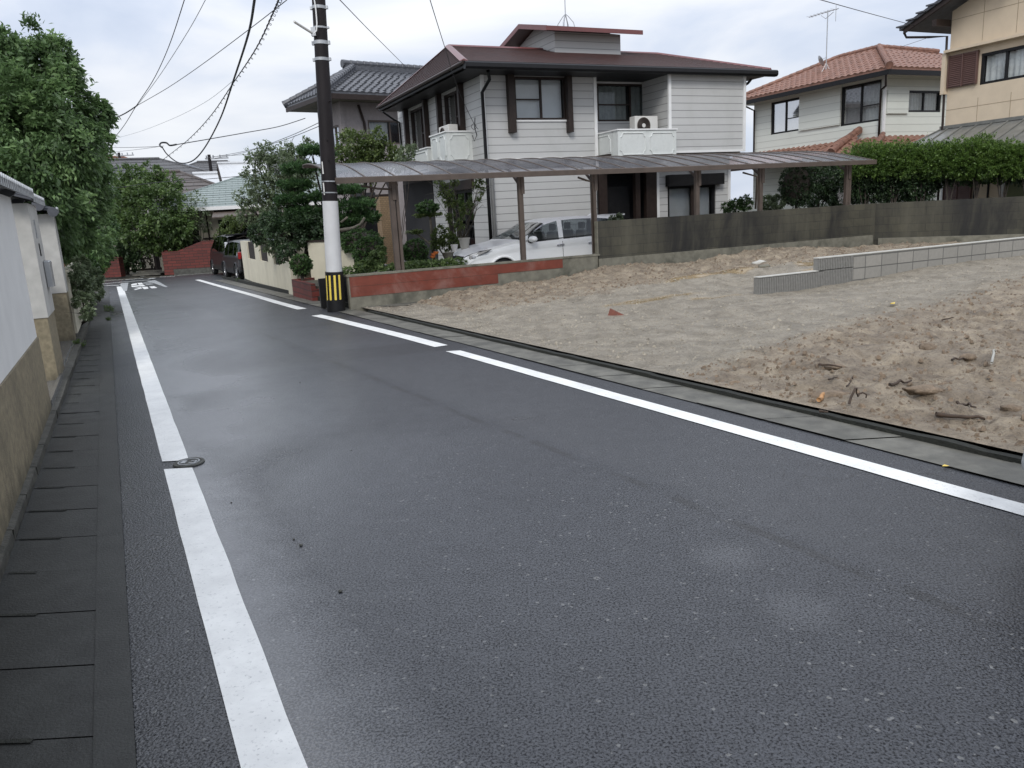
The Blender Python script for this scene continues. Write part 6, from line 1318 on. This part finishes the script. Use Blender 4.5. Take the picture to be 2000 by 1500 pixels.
def tree(name, label, cat, root, blobs, n, size, m, bark='bark', tr=.10, group=None, trunk=True, **k):
    root = Vector(root); t = thing(name, label, cat, root, 0, group)
    if trunk: branchy(t, root, [b[0] for b in blobs][:14], tr, bark)
    leaves('crown', t, blobs, n, size, m, seed=int(root.x*10) % 97+5, **k); return t
gr_ = lambda px, py: Pg(px, py)
# large evergreen over the left wall
bl = [B(50, 165, 14, 88), B(118, 215, 13.5, 62), B(20, 260, 13, 110), B(120, 290, 13, 80), B(182, 232, 14, 34), B(203, 222, 14, 18), B(165, 265, 14, 40), B(60, 360, 12.5, 95), B(150, 375, 15.5, 60), B(188, 440, 21, 36), B(120, 440, 13.8, 60), B(100, 120, 14, 40), B(25, 120, 14, 48), B(-90, 220, 13, 130), B(-80, 380, 12.5, 120), B(150, 330, 14.5, 58), B(172, 480, 19, 38), B(125, 150, 13.5, 30), B(125, 95, 14, 14), B(8, 78, 13.5, 20), B(80, 400, 13, 60), B(195, 480, 22.5, 26)]
tree('evergreen_tree', 'large glossy evergreen tree filling the upper left above the tiled wall', 'tree', (-10.6, 14.2, 0), bl, 125000, .088, 'big', tr=.18, aspect=.40, droop=.45, shell=.62)
leaves('lower_foliage', bpy.data.objects['evergreen_tree'], [B(160, 520, 17.5, 26), B(185, 515, 20.5, 20), B(140, 465, 15.5, 34), B(205, 450, 23, 24), B(200, 500, 22, 20)], 12000, .08, 'box', seed=3)
tree('flowering_shrub', 'pale leaved shrub spilling over the cream fence wall', 'shrub', (pw.x+uw.x*7.6, pw.y+uw.y*7.6, 0), [B(160, 560, 12.8, 22), B(165, 590, 12.2, 18), B(178, 545, 14.5, 20), B(170, 612, 12, 12), B(186, 570, 15, 15), B(150, 532, 12.4, 15), B(160, 515, 13, 14)], 8000, .05, 'pale', tr=.03, aspect=.5)
leaves('blossom', bpy.data.objects['flowering_shrub'], [B(165, 580, 13, 22), B(178, 560, 14, 18)], 90, .06, 'pale', seed=9, aspect=.9)
tree('flower_plant', 'tall plant with orange and yellow flowers at the left corner', 'plant', gr_(190, 562), [B(190, 520, 21, 16), B(186, 545, 20, 12)], 900, .08, 'weed', tr=.015)
mb = MB()
for px, py in ((193, 528), (198, 533), (195, 538), (190, 530), (200, 527)): c = D(px, py, 20.8); mb.lathe([(0, -.02), (.05, 0), (.06, .03), (0, .02)], (c.x, c.y, c.z), 7)
mb.build('flower_heads', 'flower_y', bpy.data.objects['flower_plant'], world=True)
# trees at the junction
tree('olive_tree', 'dense round olive green tree hanging over the brick wall', 'tree', Pg(296, 533)+az(-10)*1.0, [B(320, 430, 37.2, 50), B(285, 400, 37.2, 42), B(350, 450, 37.2, 26), B(265, 450, 37.2, 34), B(300, 470, 37.2, 32), B(345, 465, 37.2, 24), B(325, 395, 38.5, 34), B(265, 360, 38.2, 34), B(290, 345, 39, 26), B(245, 375, 38.2, 32), B(255, 415, 38, 34), B(330, 360, 39, 22)], 17000, .16, 'far', tr=.14, aspect=.55)
tree('dark_tree', 'dark shaded tree left of the gate behind the brick pillar', 'tree', Pg(228, 538)+az(-15)*2.2, [B(225, 430, 39.5, 44), B(205, 470, 39.5, 40), B(240, 470, 40, 34), B(200, 400, 40, 40), B(268, 485, 39.5, 20), B(255, 505, 39.5, 22), B(235, 512, 39.5, 20), B(278, 505, 39.5, 18)], 8000, .17, 'dark', tr=.14, aspect=.55)
tree('slender_tree', 'light feathery sapling in front of the green roof', 'tree', Pg(385, 530)+az(-10)*1.2, [B(382, 395, 38.5, 20), B(392, 420, 38.5, 16), B(368, 420, 38.5, 20), B(400, 440, 38.5, 12), B(375, 455, 38.5, 16)], 1500, .11, 'pale', tr=.04)
tree('yellow_green_shrub', 'light green shrub between the bungalow and the black minivan', 'shrub', Pg(450, 530)+az(-10)*.5, [B(448, 440, 36.5, 17), B(430, 460, 36.5, 12), B(465, 435, 36.5, 14), B(455, 462, 36.5, 14)], 2500, .10, 'maple', tr=.04)
# garden behind the cream wall
tree('garden_tree', 'tall sparse grey green tree with dark bare limbs behind the cream wall', 'tree', P(520, 560, -.1)+Vector((.5, 1.5, 0)), [B(500, 310, 22, 20), B(520, 300, 22, 22), B(545, 325, 22, 30), B(490, 345, 22, 18), B(480, 385, 21.5, 20), B(515, 370, 22, 26), B(545, 380, 22, 28), B(475, 420, 21.5, 13), B(505, 425, 21.5, 22), B(540, 440, 21.5, 26), B(560, 290, 22.5, 16), B(575, 305, 22.5, 16), B(600, 285, 22.5, 16), B(570, 345, 22, 24), B(530, 470, 21, 24), B(590, 330, 22.5, 22), B(575, 365, 22.5, 24), B(600, 350, 22.5, 22), B(525, 405, 22, 20)], 15000, .08, 'pale', tr=.10, shell=.45)
tree('garden_tree', 'dark evergreen mass at the foot of the sparse tree, above the slatted openings', 'tree', P(535, 560, -.1)+Vector((.8, .9, 0)), [B(555, 455, 19.5, 34), B(530, 435, 20, 24), B(600, 450, 19.5, 30), B(560, 490, 18.6, 14), B(548, 505, 18.4, 9), B(500, 455, 20.5, 16), B(640, 440, 20, 30), B(620, 465, 19.6, 26), B(665, 462, 19.8, 26), B(580, 425, 20, 24)], 13000, .085, 'dark', tr=.09)
def pine_pad(t, px, py, Y, rx, rz_, n): leaves('needle_pad', t, [B(px, py, Y, rx, rx*.8, rz_*.85), B(px-rx*.5, py+rz_*.3, Y, rx*.55, rx*.5, rz_*.7), B(px+rx*.5, py+rz_*.2, Y, rx*.55, rx*.5, rz_*.7)], n, .095, 'pine', aspect=.2, droop=-.75, shell=.6, seed=int(px), clump=.13)
rt = P(600, 575, -.1)+Vector((.5, 1.6, 0)); pt = thing('cloud_pruned_pine', 'black pine clipped into flat cloud pads behind the cream wall and pole', 'pine tree', rt)
pads = [(608, 292, 26, 11), (584, 327, 32, 12), (577, 358, 30, 12), (572, 388, 33, 13), (592, 411, 30, 11), (575, 436, 38, 15), (650, 330, 22, 9), (640, 300, 16, 8), (676, 368, 30, 11), (692, 398, 36, 14), (712, 422, 28, 14), (668, 430, 36, 16), (625, 382, 24, 11)]
for q in pads: pine_pad(pt, q[0], q[1], 19.8, q[2], q[3], int(q[2]*q[3]*7))
branchy(pt, rt, [D(q[0], q[1]+6, 19.8) for q in pads], .11, 'bark', fork=.5)
mb = MB(); mb.tube([D(665, 450, 19.2), D(690, 446, 19.2), D(705, 438, 19.2), D(712, 425, 19.2)], [.05, .045, .04, .03], 7); mb.tube([D(666, 434, 19.3), D(674, 428, 19.3), D(679, 424, 19.3)], .03, 6); mb.build('limb', 'bark_l', pt, world=True, smooth=True)
tree('maple_tree', 'olive tinged maple rising above the carport roof beside the pole', 'tree', Vector((-4.9, 25.4, 0)), [B(690, 290, 25, 32), B(725, 295, 25, 32), B(755, 305, 25, 26), B(680, 265, 25.3, 14), B(735, 270, 25, 18), B(715, 315, 25, 34), B(775, 315, 25, 20), B(665, 310, 25, 24)], 8500, .085, 'maple', tr=.09, aspect=.6, shell=.5)
tree('light_branch_tree', 'thin light leaved tree in front of the side balconies', 'tree', Vector((-3.2, 22.9, 0)), [B(790, 300, 22.5, 18), B(805, 292, 22.5, 12), B(780, 318, 22.5, 14), B(800, 315, 22.5, 12)], 900, .08, 'pale', tr=.022, shell=.3)
def ball(name, label, px, py, Y, rp, gz0=None, m='box', n=5000, sq=1.0, cat='bush'):
    c = D(px, py, Y); r = rp*Y/1510; g = gz0 if gz0 is not None else max(0, c.z-r*1.6); t = thing(name, label, cat, (c.x, c.y, g)); leaves('clipped_foliage', t, [(c, (r, r, r*sq)), (c, (r*.9, r*.9, r*sq*.88))], n, .040, m, shell=.93, aspect=.6, seed=int(px), cpb=350, clump=.06); mb = MB(); mb.tube([(c.x, c.y, g), (c.x, c.y, c.z)], .04, 7)
    mb.tube([(c.x, c.y, c.z-r*.5), (c.x+r*.3, c.y, c.z)], .02, 5); mb.build('stem', 'bark', t, world=True); mb = MB(Matrix.Translation(c) @ Matrix.Diagonal((r*.86, r*.86, r*sq*.86, 1))); mb.lathe([(math.sin(R(a_)), -math.cos(R(a_))) for a_ in range(0, 181, 20)], n=16); mb.build('inner_twigs', 'bark', t, world=True, smooth=True); return t
ball('round_bush', 'round clipped bush standing in the brick planter', 588, 517, 17.3, 19, n=4500)
ball('round_bush', 'round clipped bush between the brick pillar and the white car', 811, 492, 17.6, 23, n=6000, sq=1.0)
ball('domed_bush', 'upper of the domed clipped bushes beside the gate panel', 704, 472, 18.6, 38, n=9000, sq=.6, gz0=0)
ball('domed_bush', 'lower broad domed bush beside the gate panel', 722, 494, 17.8, 30, n=9000, sq=1.0, gz0=0)
tree('leafy_shrub', 'bright green loose shrub behind the left end of the red wall', 'shrub', Vector((-2.4, 16.8, 0)), [B(735, 508, 16.6, 17), B(705, 522, 16.4, 12), B(742, 490, 16.8, 9)], 2200, .06, 'weed', tr=.02)
tt = thing('topiary_tree', 'small topiary with one round head and thin flat tiers', 'tree', P(845, 520, 0)+Vector((0, .4, 0))); hx = 19.6
leaves('clipped_head', tt, [B(833, 404, hx, 20, 20, 12)], 2600, .05, 'box', shell=.7, aspect=.6); leaves('lower_tier', tt, [B(822, 420, hx, 14, 14, 3.5), B(848, 419, hx, 15, 15, 3.5), B(812, 452, hx, 16, 14, 4)], 1300, .06, 'maple', shell=.4)
mb = MB(); mb.tube([tt.location, D(846, 490, hx), D(843, 450, hx), D(838, 410, hx)], [.05, .045, .035, .025], 7); mb.tube([D(845, 480, hx), D(825, 465, hx), D(812, 455, hx)], [.03, .025, .012], 6); mb.build('trunk', 'bark_l', tt, world=True, smooth=True)
tree('sparse_tree', 'sparse young tree with pale trunk in front of the white house corner', 'tree', P(897, 530, 0)+Vector((0, .3, 0)), [B(868, 372, 19, 16), B(858, 352, 19, 10), B(935, 358, 19, 12), B(940, 372, 19, 8), B(880, 395, 19, 14), B(895, 440, 19, 12), B(905, 412, 19, 10), B(888, 355, 19, 9), B(935, 390, 19, 6), B(878, 425, 19, 9), B(915, 400, 19, 8)], 1100, .085, 'maple', bark='bark_l', tr=.05, shell=.3)
tree('low_shrub', 'reddish green low shrub behind the white pots', 'shrub', P(870, 525, 0)+Vector((0, .3, 0)), [B(862, 460, 19.6, 18), B(880, 472, 19.6, 16), B(852, 475, 19.6, 12)], 1800, .07, 'maple', tr=.03)
fb = leaves('flower_bed', None, [(Wm(s_, 1.35+random.uniform(-.3, .4))+Vector((0, 0, .60)), (.28, .25, .13)) for s_ in (.5, .9, 1.2, 1.5, 1.8, 2.1, 2.4, 2.7)], 9000, .06, 'weed'); tag(fb, 'low strip of bright green ground cover plants in front of the white car', 'ground cover', kind='stuff')
for i, (px, py) in enumerate(((847, 498), (852, 495), (845, 503))):
    c = D(px, py, 17.6); mb = MB(); mb.lathe([(0, -.03), (.05, .0), (.065, .04), (.02, .03), (0, .0)], (c.x, c.y, c.z), 8); tag(mb.build('orange_flower', 'flower'), 'orange flower in the bed beside the white pots', 'flower', 'orange flowers in the bed')
def pot(label, px, py, Y, r, h, m='pot'):
    c = D(px, py, Y); t = thing('plant_pot', label, 'plant pot', (c.x, c.y, c.z)); mb = MB(); mb.lathe([(r*.7, 0), (r*.98, h*.88), (r*1.08, h*.88), (r*1.08, h), (r*.92, h), (r*.88, h*.85), (0, h*.85)], n=18); mb.build('vessel', m, t, smooth=False); mb = MB(); mb.lathe([(0, h*.86), (r*.88, h*.86)], n=16); mb.build('soil', 'terrain', t)
pot('tall grey plastic pot left of the white house corner pipe', 908, 487, 18.6, .13, .27); pot('white square planter beside the sparse tree', 888, 492, 18.2, .08, .17, 'white_pl'); pot('broad grey pot at the front of the bed', 876, 505, 17.9, .13, .14, 'conc')
mb = MB(Matrix.Translation(W0) @ Matrix.Rotation(RZ, 4, 'Z')); mb.box(-.4, 3.0, .75, .83, 0, .58); tag(mb.build('bed_edging', 'black'), 'low black edging board in front of the flower bed', 'edging')
# right end behind the block wall
ball('conical_shrub', 'conical dark green shrub under the right end of the carport', 1556, 362, 20.5, 30, n=8000, sq=1.3, gz0=.2, m='dark')
tree('dark_hedge_tree', 'tall dark evergreen between the conical shrub and the last carport post', 'tree', Vector((9.4, 24.0, 0)), [B(1605, 350, 23.5, 30), B(1630, 350, 23.5, 28), B(1600, 385, 23.5, 30), B(1640, 385, 23.5, 22), B(1590, 325, 23.5, 20)], 9000, .08, 'dark', tr=.08)
tree('low_shrub', 'pale leafy shrub on the block wall left of the conical shrub', 'shrub', Vector((7.2, 21.7, 0)), [B(1500, 398, 20.5, 14), B(1520, 395, 20.5, 13)], 1500, .08, 'pale', tr=.02)
tree('low_shrub', 'bushy green shrub behind the block wall beside the cream house corner', 'shrub', Vector((6.0, 20.8, 0)), [B(1435, 402, 20, 13), B(1455, 396, 20, 14), B(1420, 405, 20, 10)], 2200, .06, 'box', tr=.02)
tree('low_shrub', 'small spiky plant above the roof of the white car', 'shrub', Vector((3.0, 19.6, 0)), [B(1208, 425, 18.7, 8), B(1195, 428, 18.7, 6)], 500, .06, 'pale', tr=.015)
# hedge of cypress trunks behind the return wall
hx_ = [(1690, 20.9, 1, 'farthest left cypress of the hedge, next to the last carport post'), (1745, 20.6, 1, 'second cypress of the hedge from the carport'), (1795, 20.3, 1, 'third cypress of the hedge, dark down to the wall'), (1850, 20., 0, 'hedge cypress with the highest bright top, left of the louvred shutter'), (1905, 19.7, 0, 'hedge cypress with bare crossing limbs before the louvred shutter'), (1955, 19.4, 0, 'hedge cypress before the green side door'), (2010, 19.1, 0, 'hedge cypress cut by the right edge of the view')]
for i, (px, Y, low, lab) in enumerate(hx_):
    c = D(px, 392, Y+.9); g = (c.x, c.y, .0); Y_ = Y+.9; up_ = -22 if px == 1905 else 0
    bb = [B(px-18, 304+up_*.5, Y_, 24), B(px+14, 300+up_*.6, Y_, 26), B(px, 322, Y_, 28), B(px+30, 310+up_*.4, Y_, 24), B(px-28, 324, Y_, 24)]
    if low: bb += [B(px, 346, Y_+.2, 28), B(px+22, 352, Y_+.2, 24), B(px-20, 362, Y_+.2, 24), B(px+8, 374, Y_+.2, 22), B(px-14, 384, Y_+.2, 16)]
    t = thing('cypress', lab, 'hedge tree', g, 0, 'clipped cypresses of the hedge'); tips = [b[0] for b in bb[:4]]; branchy(t, g, tips, .04, 'bark', fork=.5)
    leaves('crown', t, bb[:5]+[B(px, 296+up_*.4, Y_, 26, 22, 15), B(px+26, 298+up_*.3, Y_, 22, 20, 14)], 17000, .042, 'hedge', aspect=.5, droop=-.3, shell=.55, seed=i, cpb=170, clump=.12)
    leaves('inner_foliage', t, [B(px, 335, Y_+.25, 26), B(px+20, 332, Y_+.25, 24), B(px-20, 334, Y_+.25, 22)]+bb[5:], 14000 if low else 5000, .07, 'dark', shell=.4, cpb=130, seed=i+20)  # darker leaf material inside and low in the hedge
# weeds in the gutter joints
def weed(px, py, Y, rp, n, label): c = D(px, py, Y); g = Pg(px, py+rp); o = leaves('weed_tuft', None, [(g+Vector((0, 0, rp*Y/1510*.6)), rp*Y/1510)], n*2, .035, 'weed', aspect=.2, droop=-.8, shell=.2); tag(o, label, 'weeds')
weed(213, 600, 17, 9, 350, 'tuft of weeds at the gutter edge beyond the pillars'); weed(155, 668, 10.8, 12, 450, 'tuft of weeds at the foot of the cream fence wall'); weed(212, 622, 14.5, 5, 120, 'small weed seedling in the gutter joint'); weed(465, 545, 26, 6, 120, 'weeds growing under the black hatchback')
# part of a silver car standing at the right edge of the view
sv_ = car('silver_car', 'silver car just entering the view at the right edge', 'car', (2.84, 3.66, 0), R(-60), WAGON, 'silver_car')
wagon_details(sv_, 'silver_car')
